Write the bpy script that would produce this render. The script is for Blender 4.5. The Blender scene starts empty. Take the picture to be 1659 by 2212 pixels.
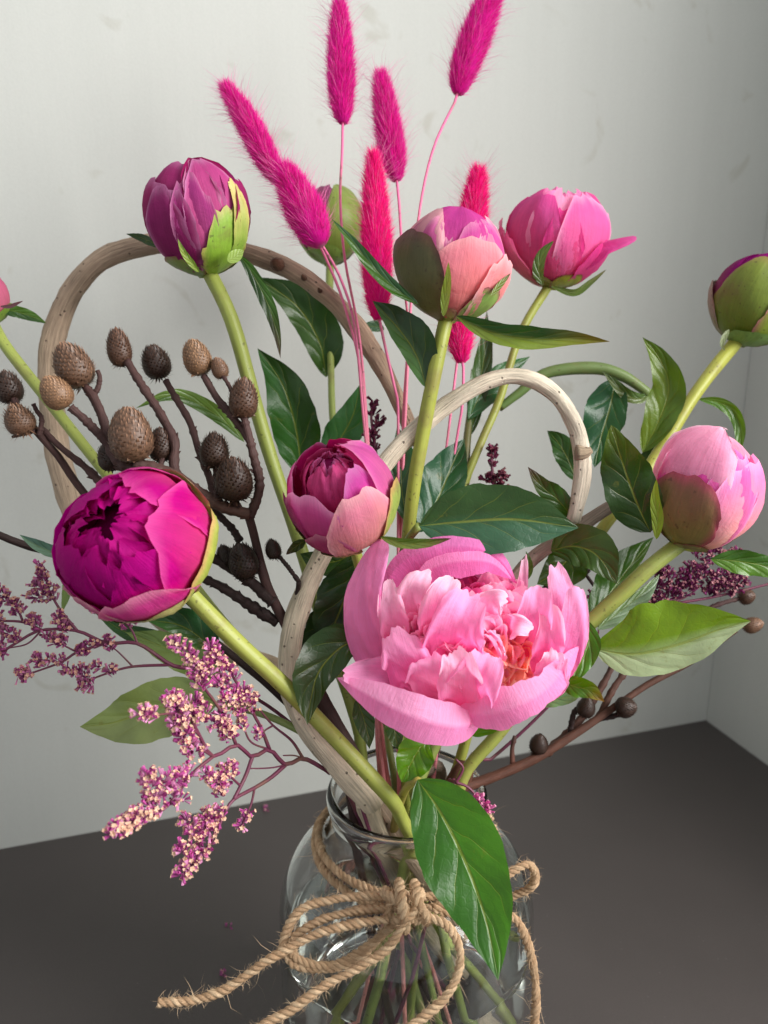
import bpy, math, random
import numpy as np
from mathutils import Vector, Matrix

# ------------------------------------------------------------------ camera, world, lamps, exposure
sc = bpy.context.scene
COL = sc.collection
W, H, F = 1659.0, 2212.0, 1662.0            # photo coordinates used for directions; F = focal length in those pixels
CAMP = np.array((0.0, -0.36, 0.44))
PITCH = math.radians(15)
cp, sp = math.cos(PITCH), math.sin(PITCH)
CR_ = np.array((1.0, 0, 0)); CU = np.array((0, sp, cp)); CF = np.array((0, cp, -sp))   # right, up, forward

cam_d = bpy.data.cameras.new('camera')
cam = bpy.data.objects.new('camera', cam_d); COL.objects.link(cam)
cam.location = CAMP; cam.rotation_euler = (math.pi / 2 - PITCH, 0, 0)
cam_d.sensor_fit = 'HORIZONTAL'; cam_d.sensor_width = 7.0; cam_d.lens = 7.0 * F / W
cam_d.clip_start = 0.01; cam_d.clip_end = 50
cam_d.dof.use_dof = True; cam_d.dof.focus_distance = 0.352; cam_d.dof.aperture_fstop = 2.7
sc.camera = cam

world = bpy.data.worlds.new('World'); sc.world = world; world.use_nodes = True
bg = world.node_tree.nodes['Background']
bg.inputs[0].default_value = (0.95, 0.975, 1.0, 1); bg.inputs[1].default_value = 0.64

def area(name, loc, target, sx, sy, power, color):
    d = bpy.data.lights.new(name, 'AREA'); d.shape = 'RECTANGLE'; d.size = sx; d.size_y = sy
    d.energy = power; d.color = color
    o = bpy.data.objects.new(name, d); COL.objects.link(o); o.location = loc
    o.rotation_euler = (Vector(target) - Vector(loc)).to_track_quat('-Z', 'Y').to_euler()
    return o
area('window_light', (0.95, -0.42, 0.86), (0.0, 0.02, 0.27), 0.70, 0.85, 28.0, (1.0, 0.975, 0.945))

sc.view_settings.view_transform = 'Standard'; sc.view_settings.look = 'None'
sc.view_settings.exposure = 0.0; sc.view_settings.gamma = 1.0
sc.render.engine = 'CYCLES'
cy = sc.cycles
cy.use_denoising = True; cy.denoiser = 'OPENIMAGEDENOISE'
cy.max_bounces = 14; cy.transparent_max_bounces = 16; cy.transmission_bounces = 12; cy.diffuse_bounces = 5; cy.glossy_bounces = 6
cy.caustics_refractive = True; cy.caustics_reflective = False; cy.blur_glossy = 0.6; cy.sample_clamp_indirect = 6.0

# ------------------------------------------------------------------ helpers
rng = np.random.default_rng(7)
random.seed(7)

def P(x, y, Z):
    return CAMP + CR_ * ((x - W / 2) / F * Z) + CU * (-(y - H / 2) / F * Z) + CF * Z

def lin(hexs):
    v = [int(hexs[i:i + 2], 16) / 255 for i in (0, 2, 4)]
    return np.array([c / 12.92 if c <= 0.04045 else ((c + 0.055) / 1.055) ** 2.4 for c in v])

def mixc(a, b, t):
    return a * (1 - t) + b * t

def nz(x, seed):
    """smooth 1-D noise in about -1..1"""
    r = np.random.default_rng(seed)
    a = r.uniform(0, 6.283, 4); f = r.uniform(0.8, 1.25, 4)
    x = np.asarray(x, float)
    return (np.sin(x * f[0] + a[0]) + 0.6 * np.sin(2.1 * x * f[1] + a[1]) + 0.4 * np.sin(4.3 * x * f[2] + a[2]) + 0.25 * np.sin(8.7 * x * f[3] + a[3])) / 1.6

def unit(v):
    v = np.asarray(v, float)
    return v / (np.linalg.norm(v, axis=-1, keepdims=True) + 1e-12)

def crv(pts, n):
    """Catmull-Rom through the points, n samples, spaced evenly along the length"""
    p = np.asarray(pts, float)
    if len(p) == 2:
        p = np.array([p[0], (p[0] + p[1]) / 2, p[1]])
    e = np.vstack([2 * p[0] - p[1], p, 2 * p[-1] - p[-2]])
    out = []
    for i in range(len(p) - 1):
        a, b, c, d = e[i:i + 4]
        for t in np.linspace(0, 1, 20, endpoint=False):
            out.append(0.5 * ((2 * b) + (-a + c) * t + (2 * a - 5 * b + 4 * c - d) * t * t + (-a + 3 * b - 3 * c + d) * t ** 3))
    out.append(p[-1]); out = np.array(out)
    s = np.concatenate([[0], np.cumsum(np.linalg.norm(np.diff(out[:, :3], axis=0), axis=1))])
    q = np.linspace(0, s[-1], n)
    return np.stack([np.interp(q, s, out[:, k]) for k in range(out.shape[1])], 1)

def pxs(pts, z0=None, z1=None):
    """photo points (x, y[, Z]) to world; Z filled in linearly where absent"""
    out = []; n = len(pts)
    for i, q in enumerate(pts):
        Z = q[2] if len(q) > 2 else z0 + (z1 - z0) * i / max(1, n - 1)
        out.append(P(q[0], q[1], Z))
    return np.array(out)

def empty(name, loc, label=None, cat=None, group=None):
    o = bpy.data.objects.new(name, None); COL.objects.link(o); o.location = tuple(loc)
    o.empty_display_size = 0.01
    if label: o['label'] = label
    if cat: o['category'] = cat
    if group: o['group'] = group
    return o

def origin(o):
    while o.parent is not None:
        o = o.parent
    return np.array(o.location)

def build(name, verts, faces, mats, parent=None, col=None, uv=None, smooth=True, fmat=None, kind=None, label=None, cat=None, group=None):
    v = np.asarray(verts, float)
    if parent is not None:
        v = v - origin(parent)
    me = bpy.data.meshes.new(name)
    me.from_pydata(v.tolist(), [], faces)
    if not isinstance(mats, (list, tuple)): mats = [mats]
    for m in mats: me.materials.append(m)
    if fmat is not None: me.polygons.foreach_set('material_index', np.asarray(fmat, np.int32))
    if smooth: me.polygons.foreach_set('use_smooth', np.ones(len(me.polygons), bool))
    if col is not None:
        a = me.color_attributes.new('Col', 'FLOAT_COLOR', 'POINT')
        c = np.ones((len(v), 4), np.float32); c[:, :3] = col
        a.data.foreach_set('color', c.ravel())
    if uv is not None:
        l = me.uv_layers.new(name='UVMap')
        idx = np.empty(len(me.loops), np.int32); me.loops.foreach_get('vertex_index', idx)
        l.data.foreach_set('uv', np.asarray(uv, np.float32)[idx].ravel())
    me.update()
    o = bpy.data.objects.new(name, me); COL.objects.link(o)
    if parent is not None: o.parent = parent
    if kind: o['kind'] = kind
    if label: o['label'] = label
    if cat: o['category'] = cat
    if group: o['group'] = group
    return o

def grid_faces(nu, nv, base=0, wrap=False):
    f = []
    for i in range(nu - 1):
        for j in range(nv if wrap else nv - 1):
            a = base + i * nv + j; b = base + i * nv + (j + 1) % nv
            f.append((a, b, b + nv, a + nv))
    return f

class MB:
    """collects several shapes into one mesh (one part)"""
    def __init__(s): s.v = []; s.f = []; s.c = []; s.uv = []; s.m = []; s.n = 0
    def add(s, v, f, c=None, uv=None, m=0):
        v = np.asarray(v, float); n = len(v)
        s.v.append(v); s.f += [tuple(i + s.n for i in q) for q in f]; s.m += [m] * len(f)
        s.c.append(np.ones((n, 3)) * (np.array((1., 1, 1)) if c is None else c))
        s.uv.append(np.zeros((n, 2)) if uv is None else np.asarray(uv, float)); s.n += n
    def build(s, name, mats, parent=None, **k):
        return build(name, np.vstack(s.v), s.f, mats, parent, col=np.vstack(s.c), uv=np.vstack(s.uv), fmat=s.m, **k)

def frames(p):
    T = unit(np.gradient(p, axis=0)); N = np.zeros_like(p)
    a = np.array((0., -1, 0.3)); n = a - T[0] * np.dot(a, T[0]); n = unit(n)
    for i in range(len(p)):
        n = unit(n - T[i] * np.dot(n, T[i])); N[i] = n
    return T, N, np.cross(T, N)

def tube_data(pts, rad, n=40, ns=12, bump=0.0, seed=1, ridge=0.0, nr=5, caps=True):
    p = crv(pts, n); T, N, B = frames(p)
    r = np.interp(np.linspace(0, 1, n), np.linspace(0, 1, len(rad)), rad) if np.ndim(rad) else np.full(n, rad)
    th = np.linspace(0, 2 * np.pi, ns, endpoint=False)
    L = np.concatenate([[0], np.cumsum(np.linalg.norm(np.diff(p, axis=0), axis=1))])
    V = np.zeros((n, ns, 3)); UV = np.zeros((n, ns, 2))
    for j, a in enumerate(th):
        k = 1 + bump * nz(L / 0.008 + 3 * math.cos(a), seed + 0) * 0.6 + bump * nz(L / 0.022 + 2 * math.sin(a), seed + 9) + ridge * math.cos(nr * a)
        V[:, j] = p + (N * math.cos(a) + B * math.sin(a)) * (r * k)[:, None]
        UV[:, j, 0] = abs(j / ns * 2 - 1); UV[:, j, 1] = L
    v = V.reshape(-1, 3); f = grid_faces(n, ns, wrap=True)
    if caps:
        f.append(tuple(range(ns))[::-1]); f.append(tuple(range((n - 1) * ns, n * ns)))
    return v, f, UV.reshape(-1, 2), p

def tube(name, parent, pts, rad, mat, c0, c1=None, **k):
    v, f, uv, p = tube_data(pts, rad, **k)
    ns = k.get('ns', 12); n = k.get('n', 40)
    c1 = c0 if c1 is None else c1
    t = np.repeat(np.linspace(0, 1, n), ns)[:, None]
    return build(name, v, f, mat, parent, col=c0 * (1 - t) + c1 * t, uv=uv)

# ------------------------------------------------------------------ materials
def new_mat(name):
    m = bpy.data.materials.new(name); m.use_nodes = True
    nt = m.node_tree; nt.nodes.clear()
    return m, nt, nt.nodes, nt.links

def node(ns, t, **k):
    n = ns.new(t)
    for a, b in k.items():
        if a == 'i':
            for q, v in b.items(): n.inputs[q].default_value = v
        else: setattr(n, a, b)
    return n

def math_n(ns, lk, op, a, b=None, c=None):
    n = ns.new('ShaderNodeMath'); n.operation = op
    for i, v in enumerate((a, b, c)):
        if v is None: continue
        if isinstance(v, (int, float)): n.inputs[i].default_value = v
        else: lk.new(v, n.inputs[i])
    return n.outputs[0]

def sstep(ns, lk, x, a, b):
    n = ns.new('ShaderNodeMapRange'); n.interpolation_type = 'SMOOTHSTEP'
    lk.new(x, n.inputs[0]); n.inputs[1].default_value = a; n.inputs[2].default_value = b
    return n.outputs[0]

def attr_mat(name, rough=0.5, spec=0.4, transl=0.0, streak=(60, 4), amount=0.15, bump=0.15, bumpd=0.0006, speckle=0.0, sheen=0.0, coord='UV', tr_gain=1.0, sat=1.0, val=1.0, hue=0.5, blotch=None, crumple=0.0):
    """colour from the mesh's vertex colours, broken up by stretched noise"""
    m, nt, ns, lk = new_mat(name)
    out = node(ns, 'ShaderNodeOutputMaterial')
    at = node(ns, 'ShaderNodeAttribute', attribute_name='Col')
    tc = node(ns, 'ShaderNodeTexCoord')
    mp = node(ns, 'ShaderNodeMapping'); mp.inputs['Scale'].default_value = (streak[0], streak[1], streak[0])
    lk.new(tc.outputs[coord], mp.inputs[0])
    no = node(ns, 'ShaderNodeTexNoise', i={'Scale': 1.0, 'Detail': 4.0, 'Roughness': 0.6}); lk.new(mp.outputs[0], no.inputs[0])
    no2 = node(ns, 'ShaderNodeTexNoise', i={'Scale': 140.0, 'Detail': 3.0}); lk.new(tc.outputs['Object'], no2.inputs[0])
    s = math_n(ns, lk, 'ADD', math_n(ns, lk, 'MULTIPLY', math_n(ns, lk, 'SUBTRACT', no.outputs[0], 0.5), amount * 4),
               math_n(ns, lk, 'MULTIPLY', math_n(ns, lk, 'SUBTRACT', no2.outputs[0], 0.5), amount * 2))
    g = math_n(ns, lk, 'ADD', s, 1.0)
    mul = node(ns, 'ShaderNodeVectorMath', operation='SCALE'); lk.new(at.outputs[0], mul.inputs[0]); lk.new(g, mul.inputs['Scale'])
    colr = mul.outputs[0]
    if speckle > 0:
        no3 = node(ns, 'ShaderNodeTexNoise', i={'Scale': 420.0, 'Detail': 1.0}); lk.new(tc.outputs['Object'], no3.inputs[0])
        k = sstep(ns, lk, no3.outputs[0], 0.68, 0.74)
        mx = node(ns, 'ShaderNodeMix', data_type='RGBA'); lk.new(math_n(ns, lk, 'MULTIPLY', k, speckle), mx.inputs[0])
        lk.new(colr, mx.inputs[6]); mx.inputs[7].default_value = (0.05, 0.025, 0.015, 1); colr = mx.outputs[2]
    if blotch is not None:
        no4 = node(ns, 'ShaderNodeTexNoise', i={'Scale': 55.0, 'Detail': 4.0, 'Roughness': 0.65}); lk.new(tc.outputs['Object'], no4.inputs[0])
        k4 = sstep(ns, lk, no4.outputs[0], 0.50, 0.72)
        mx4 = node(ns, 'ShaderNodeMix', data_type='RGBA'); lk.new(math_n(ns, lk, 'MULTIPLY', k4, blotch[3]), mx4.inputs[0])
        lk.new(colr, mx4.inputs[6]); mx4.inputs[7].default_value = (*blotch[:3], 1); colr = mx4.outputs[2]
    if sat != 1.0 or val != 1.0:
        hs = node(ns, 'ShaderNodeHueSaturation', i={'Saturation': sat, 'Value': val, 'Hue': hue}); lk.new(colr, hs.inputs['Color']); colr = hs.outputs[0]
    hh = no.outputs[0]
    if crumple > 0:
        no5 = node(ns, 'ShaderNodeTexNoise', i={'Scale': 110.0, 'Detail': 5.0, 'Roughness': 0.6, 'Distortion': 0.8}); lk.new(tc.outputs['Object'], no5.inputs[0])
        hh = math_n(ns, lk, 'ADD', math_n(ns, lk, 'MULTIPLY', hh, 0.5), math_n(ns, lk, 'MULTIPLY', no5.outputs[0], crumple))
    b = node(ns, 'ShaderNodeBump', i={'Strength': bump, 'Distance': bumpd}); lk.new(hh, b.inputs['Height'])
    pb = node(ns, 'ShaderNodeBsdfPrincipled', i={'Roughness': rough, 'Specular IOR Level': spec, 'Sheen Weight': sheen, 'Sheen Roughness': 0.5})
    lk.new(colr, pb.inputs['Base Color']); lk.new(b.outputs[0], pb.inputs['Normal'])
    sh = pb.outputs[0]
    if transl > 0:
        tr = node(ns, 'ShaderNodeBsdfTranslucent'); lk.new(b.outputs[0], tr.inputs['Normal'])
        gm = node(ns, 'ShaderNodeVectorMath', operation='SCALE'); lk.new(colr, gm.inputs[0]); gm.inputs['Scale'].default_value = tr_gain
        lk.new(gm.outputs[0], tr.inputs[0])
        mix = node(ns, 'ShaderNodeMixShader'); mix.inputs[0].default_value = transl
        lk.new(sh, mix.inputs[1]); lk.new(tr.outputs[0], mix.inputs[2]); sh = mix.outputs[0]
    lk.new(sh, out.inputs[0])
    return m

def leaf_mat():
    m, nt, ns, lk = new_mat('leaf')
    out = node(ns, 'ShaderNodeOutputMaterial')
    at = node(ns, 'ShaderNodeAttribute', attribute_name='Col')
    tc = node(ns, 'ShaderNodeTexCoord'); sep = node(ns, 'ShaderNodeSeparateXYZ'); lk.new(tc.outputs['UV'], sep.inputs[0])
    u = sep.outputs[0]
    wob = node(ns, 'ShaderNodeTexNoise', i={'Scale': 60.0, 'Detail': 2.0}); lk.new(tc.outputs['Object'], wob.inputs[0])
    v = math_n(ns, lk, 'ABSOLUTE', math_n(ns, lk, 'MULTIPLY', math_n(ns, lk, 'SUBTRACT', sep.outputs[1], 0.5), 2.0))
    # side veins: leave the midrib and sweep towards the tip
    ph = math_n(ns, lk, 'SUBTRACT', math_n(ns, lk, 'MULTIPLY', u, 4.6), math_n(ns, lk, 'MULTIPLY', math_n(ns, lk, 'POWER', v, 0.75), 1.55))
    side = math_n(ns, lk, 'MULTIPLY', math_n(ns, lk, 'GREATER_THAN', sep.outputs[1], 0.5), 0.42)
    ph = math_n(ns, lk, 'ADD', math_n(ns, lk, 'ADD', ph, side), math_n(ns, lk, 'MULTIPLY', wob.outputs[0], 0.8))
    fr = math_n(ns, lk, 'ABSOLUTE', math_n(ns, lk, 'SUBTRACT', math_n(ns, lk, 'FRACT', ph), 0.5))      # 0 on a vein
    vein = math_n(ns, lk, 'SUBTRACT', 1.0, sstep(ns, lk, fr, 0.006, 0.035))
    vein = math_n(ns, lk, 'MULTIPLY', vein, math_n(ns, lk, 'SUBTRACT', 1.0, sstep(ns, lk, v, 0.45, 0.95)))
    mid = math_n(ns, lk, 'SUBTRACT', 1.0, sstep(ns, lk, v, 0.015, 0.055))
    allv = math_n(ns, lk, 'MAXIMUM', math_n(ns, lk, 'MULTIPLY', vein, 0.5), math_n(ns, lk, 'MULTIPLY', mid, 0.85))
    no = node(ns, 'ShaderNodeTexNoise', i={'Scale': 90.0, 'Detail': 4.0}); lk.new(tc.outputs['Object'], no.inputs[0])
    fine = node(ns, 'ShaderNodeTexVoronoi', i={'Scale': 900.0}); lk.new(tc.outputs['Object'], fine.inputs[0])
    g = math_n(ns, lk, 'ADD', math_n(ns, lk, 'MULTIPLY', math_n(ns, lk, 'SUBTRACT', no.outputs[0], 0.5), 0.7), 1.0)
    mul = node(ns, 'ShaderNodeVectorMath', operation='SCALE'); lk.new(at.outputs[0], mul.inputs[0]); lk.new(g, mul.inputs['Scale'])
    mx = node(ns, 'ShaderNodeMix', data_type='RGBA'); lk.new(math_n(ns, lk, 'MULTIPLY', allv, 0.55), mx.inputs[0])
    lk.new(mul.outputs[0], mx.inputs[6]); mx.inputs[7].default_value = (0.28, 0.36, 0.07, 1)
    hgt = math_n(ns, lk, 'ADD', math_n(ns, lk, 'MULTIPLY', sstep(ns, lk, fr, 0.0, 0.30), 0.5), math_n(ns, lk, 'MULTIPLY', allv, -0.5))
    net = node(ns, 'ShaderNodeTexVoronoi', feature='DISTANCE_TO_EDGE', i={'Scale': 260.0}); lk.new(tc.outputs['Object'], net.inputs[0])
    hgt = math_n(ns, lk, 'ADD', hgt, math_n(ns, lk, 'MULTIPLY', sstep(ns, lk, net.outputs[0], 0.0, 0.12), 0.06))
    hgt = math_n(ns, lk, 'ADD', hgt, math_n(ns, lk, 'MULTIPLY', fine.outputs[0], 0.06))
    hgt = math_n(ns, lk, 'ADD', hgt, math_n(ns, lk, 'MULTIPLY', no.outputs[0], 0.5))
    blm = node(ns, 'ShaderNodeTexNoise', i={'Scale': 75.0, 'Detail': 5.0, 'Roughness': 0.7}); lk.new(tc.outputs['Object'], blm.inputs[0])
    mx9 = node(ns, 'ShaderNodeMix', data_type='RGBA'); lk.new(math_n(ns, lk, 'MULTIPLY', sstep(ns, lk, blm.outputs[0], 0.62, 0.74), 0.45), mx9.inputs[0])
    lk.new(mx.outputs[2], mx9.inputs[6]); mx9.inputs[7].default_value = (0.20, 0.20, 0.04, 1)
    hs9 = node(ns, 'ShaderNodeHueSaturation', i={'Saturation': 1.12, 'Value': 0.72, 'Hue': 0.482}); lk.new(mx9.outputs[2], hs9.inputs['Color']); mx = hs9
    b = node(ns, 'ShaderNodeBump', i={'Strength': 0.5, 'Distance': 0.0010}); lk.new(hgt, b.inputs['Height'])
    pb = node(ns, 'ShaderNodeBsdfPrincipled', i={'Roughness': 0.33, 'Specular IOR Level': 0.48})
    lk.new(mx.outputs[0], pb.inputs['Base Color']); lk.new(b.outputs[0], pb.inputs['Normal'])
    tr = node(ns, 'ShaderNodeBsdfTranslucent')
    tm = node(ns, 'ShaderNodeVectorMath', operation='MULTIPLY'); lk.new(mx.outputs[0], tm.inputs[0]); tm.inputs[1].default_value = (2.6, 2.3, 0.7)
    lk.new(tm.outputs[0], tr.inputs[0])
    mix = node(ns, 'ShaderNodeMixShader'); mix.inputs[0].default_value = 0.22
    lk.new(pb.outputs[0], mix.inputs[1]); lk.new(tr.outputs[0], mix.inputs[2]); lk.new(mix.outputs[0], out.inputs[0])
    return m

def wood_mat():
    m, nt, ns, lk = new_mat('bark')
    out = node(ns, 'ShaderNodeOutputMaterial'); at = node(ns, 'ShaderNodeAttribute', attribute_name='Col')
    tc = node(ns, 'ShaderNodeTexCoord')
    mp = node(ns, 'ShaderNodeMapping'); mp.inputs['Scale'].default_value = (13, 45, 1); lk.new(tc.outputs['UV'], mp.inputs[0])
    n1 = node(ns, 'ShaderNodeTexNoise', i={'Scale': 1.0, 'Detail': 6.0, 'Roughness': 0.65}); lk.new(mp.outputs[0], n1.inputs[0])
    n2 = node(ns, 'ShaderNodeTexNoise', i={'Scale': 55.0, 'Detail': 3.0}); lk.new(tc.outputs['Object'], n2.inputs[0])
    n3 = node(ns, 'ShaderNodeTexVoronoi', i={'Scale': 190.0, 'Randomness': 1.0}); lk.new(tc.outputs['Object'], n3.inputs[0])
    g = math_n(ns, lk, 'ADD', math_n(ns, lk, 'MULTIPLY', n1.outputs[0], 1.7), math_n(ns, lk, 'MULTIPLY', n2.outputs[0], 0.9))
    g = math_n(ns, lk, 'ADD', g, -0.28)
    mul = node(ns, 'ShaderNodeVectorMath', operation='SCALE'); lk.new(at.outputs[0], mul.inputs[0]); lk.new(g, mul.inputs['Scale'])
    k = math_n(ns, lk, 'SUBTRACT', 1.0, sstep(ns, lk, n3.outputs[0], 0.04, 0.16))
    mx = node(ns, 'ShaderNodeMix', data_type='RGBA'); lk.new(math_n(ns, lk, 'MULTIPLY', k, 0.75), mx.inputs[0]); lk.new(mul.outputs[0], mx.inputs[6]); mx.inputs[7].default_value = (0.05, 0.032, 0.022, 1)
    b = node(ns, 'ShaderNodeBump', i={'Strength': 1.0, 'Distance': 0.0016}); lk.new(math_n(ns, lk, 'ADD', n1.outputs[0], math_n(ns, lk, 'MULTIPLY', k, -0.5)), b.inputs['Height'])
    pb = node(ns, 'ShaderNodeBsdfPrincipled', i={'Roughness': 0.7, 'Specular IOR Level': 0.3}); lk.new(mx.outputs[2], pb.inputs['Base Color']); lk.new(b.outputs[0], pb.inputs['Normal'])
    lk.new(pb.outputs[0], out.inputs[0]); return m

def wall_mat():
    m, nt, ns, lk = new_mat('painted_wall')
    out = node(ns, 'ShaderNodeOutputMaterial'); tc = node(ns, 'ShaderNodeTexCoord')
    mp = node(ns, 'ShaderNodeMapping'); mp.inputs['Scale'].default_value = (55, 55, 4); lk.new(tc.outputs['Object'], mp.inputs[0])
    brush = node(ns, 'ShaderNodeTexNoise', i={'Scale': 1.0, 'Detail': 5.0, 'Roughness': 0.6}); lk.new(mp.outputs[0], brush.inputs[0])
    big = node(ns, 'ShaderNodeTexNoise', i={'Scale': 5.0, 'Detail': 4.0}); lk.new(tc.outputs['Object'], big.inputs[0])
    fine = node(ns, 'ShaderNodeTexNoise', i={'Scale': 700.0, 'Detail': 2.0}); lk.new(tc.outputs['Object'], fine.inputs[0])
    g = math_n(ns, lk, 'ADD', 1.0, math_n(ns, lk, 'MULTIPLY', math_n(ns, lk, 'SUBTRACT', brush.outputs[0], 0.5), 0.07))
    g = math_n(ns, lk, 'ADD', g, math_n(ns, lk, 'MULTIPLY', math_n(ns, lk, 'SUBTRACT', big.outputs[0], 0.5), 0.10))
    g = math_n(ns, lk, 'ADD', g, math_n(ns, lk, 'MULTIPLY', math_n(ns, lk, 'SUBTRACT', fine.outputs[0], 0.5), 0.10))
    sm = node(ns, 'ShaderNodeTexNoise', i={'Scale': 26.0, 'Detail': 3.0, 'Distortion': 0.6}); lk.new(tc.outputs['Object'], sm.inputs[0])
    k = math_n(ns, lk, 'MULTIPLY', sstep(ns, lk, sm.outputs[0], 0.64, 0.74), 0.35)
    cr = node(ns, 'ShaderNodeVectorMath', operation='SCALE'); cr.inputs[0].default_value = (0.60, 0.615, 0.575); lk.new(g, cr.inputs['Scale'])
    mx = node(ns, 'ShaderNodeMix', data_type='RGBA'); lk.new(k, mx.inputs[0]); lk.new(cr.outputs[0], mx.inputs[6]); mx.inputs[7].default_value = (0.40, 0.38, 0.30, 1)
    b = node(ns, 'ShaderNodeBump', i={'Strength': 0.12, 'Distance': 0.002}); lk.new(math_n(ns, lk, 'ADD', brush.outputs[0], math_n(ns, lk, 'MULTIPLY', fine.outputs[0], 0.25)), b.inputs['Height'])
    pb = node(ns, 'ShaderNodeBsdfPrincipled', i={'Roughness': 0.6, 'Specular IOR Level': 0.3}); lk.new(mx.outputs[2], pb.inputs['Base Color']); lk.new(b.outputs[0], pb.inputs['Normal'])
    lk.new(pb.outputs[0], out.inputs[0]); return m

def table_mat():
    m, nt, ns, lk = new_mat('dark_table')
    out = node(ns, 'ShaderNodeOutputMaterial'); tc = node(ns, 'ShaderNodeTexCoord')
    big = node(ns, 'ShaderNodeTexNoise', i={'Scale': 9.0, 'Detail': 5.0}); lk.new(tc.outputs['Object'], big.inputs[0])
    fine = node(ns, 'ShaderNodeTexNoise', i={'Scale': 900.0, 'Detail': 2.0}); lk.new(tc.outputs['Object'], fine.inputs[0])
    g = math_n(ns, lk, 'ADD', 0.7, math_n(ns, lk, 'ADD', math_n(ns, lk, 'MULTIPLY', big.outputs[0], 0.35), math_n(ns, lk, 'MULTIPLY', fine.outputs[0], 0.25)))
    cr = node(ns, 'ShaderNodeVectorMath', operation='SCALE'); cr.inputs[0].default_value = (0.070, 0.060, 0.057); lk.new(g, cr.inputs['Scale'])
    du = node(ns, 'ShaderNodeTexVoronoi', i={'Scale': 160.0}); lk.new(tc.outputs['Object'], du.inputs[0])
    dn = node(ns, 'ShaderNodeTexNoise', i={'Scale': 30.0, 'Detail': 4.0}); lk.new(tc.outputs['Object'], dn.inputs[0])
    kd = math_n(ns, lk, 'MULTIPLY', math_n(ns, lk, 'SUBTRACT', 1.0, sstep(ns, lk, du.outputs[0], 0.03, 0.09)), sstep(ns, lk, dn.outputs[0], 0.5, 0.62))
    mxd = node(ns, 'ShaderNodeMix', data_type='RGBA'); lk.new(math_n(ns, lk, 'MULTIPLY', kd, 0.30), mxd.inputs[0]); lk.new(cr.outputs[0], mxd.inputs[6]); mxd.inputs[7].default_value = (0.30, 0.28, 0.26, 1)
    b = node(ns, 'ShaderNodeBump', i={'Strength': 0.2, 'Distance': 0.001}); lk.new(fine.outputs[0], b.inputs['Height'])
    pb = node(ns, 'ShaderNodeBsdfPrincipled', i={'Roughness': 0.42, 'Specular IOR Level': 0.45}); lk.new(mxd.outputs[2], pb.inputs['Base Color']); lk.new(b.outputs[0], pb.inputs['Normal'])
    lk.new(pb.outputs[0], out.inputs[0]); return m

def glass_mat(name, ior, color, rough=0.0):
    m, nt, ns, lk = new_mat(name)
    out = node(ns, 'ShaderNodeOutputMaterial')
    g = node(ns, 'ShaderNodeBsdfGlass', i={'IOR': ior, 'Roughness': rough, 'Color': (*color, 1)})
    lk.new(g.outputs[0], out.inputs[0]); return m

M_PETAL = attr_mat('petal', rough=0.62, spec=0.16, transl=0.42, streak=(2, 30), amount=0.12, bump=0.55, bumpd=0.0010, tr_gain=1.2, sat=1.06, val=1.05, hue=0.508, crumple=1.2)
M_SEPAL = attr_mat('sepal', rough=0.45, spec=0.4, transl=0.08, streak=(4, 26), amount=0.14, bump=0.4, bumpd=0.0009, speckle=0.5, blotch=(0.16, 0.10, 0.05, 0.5), sat=1.05, crumple=1.0)
M_LEAF = leaf_mat()
M_STEM = attr_mat('stem', rough=0.42, spec=0.4, streak=(9, 25), amount=0.10, bump=0.35, bumpd=0.0007, speckle=0.5, blotch=(0.20, 0.14, 0.06, 0.45), crumple=0.6)
M_WOOD = wood_mat()
M_TWIG = attr_mat('twig', rough=0.65, spec=0.3, streak=(6, 150), amount=0.28, bump=0.6, bumpd=0.001, speckle=0.0)
M_CONE = attr_mat('cone', rough=0.48, spec=0.5, streak=(20, 20), amount=0.2, bump=0.2)
M_FUZZ = attr_mat('fuzz', rough=0.75, spec=0.1, transl=0.35, amount=0.05, bump=0.0, sheen=0.25)
M_FLOR = attr_mat('floret', rough=0.6, spec=0.25, transl=0.2, amount=0.15, bump=0.0)
M_TWINE = attr_mat('jute', rough=0.85, spec=0.15, streak=(14, 900), amount=0.25, bump=0.8, bumpd=0.0008)
M_GLASS = glass_mat('clear_glass', 1.47, (0.985, 0.995, 0.99))
M_WATER = glass_mat('water', 1.33, (0.99, 1.0, 0.985))
M_WALL = wall_mat(); M_TABLE = table_mat()

# ------------------------------------------------------------------ setting
def box(name, lo, hi, rotz, loc, mat, **k):
    x0, y0, z0 = lo; x1, y1, z1 = hi
    v = np.array([(x, y, z) for z in (z0, z1) for y in (y0, y1) for x in (x0, x1)], float)
    c, s = math.cos(rotz), math.sin(rotz)
    v = np.stack([v[:, 0] * c - v[:, 1] * s + loc[0], v[:, 0] * s + v[:, 1] * c + loc[1], v[:, 2] + loc[2]], 1)
    f = [(0, 2, 3, 1), (4, 5, 7, 6), (0, 1, 5, 4), (2, 6, 7, 3), (0, 4, 6, 2), (1, 3, 7, 5)]
    return build(name, v, f, mat, smooth=False, **k)

YAW = math.radians(17.1)
CORN = (0.354, 0.398, 0.0)
box('table_top', (-1.15, -1.05, -0.035), (0.06, 0.06, 0.0), YAW, CORN, M_TABLE, kind='structure')
box('wall_back', (-1.3, 0.0, -0.2), (0.08, 0.08, 1.0), YAW, CORN, M_WALL, kind='structure')
box('wall_side', (0.0, -0.47, -0.2), (0.08, -0.0005, 1.0), YAW, CORN, M_WALL, kind='structure')

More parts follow.
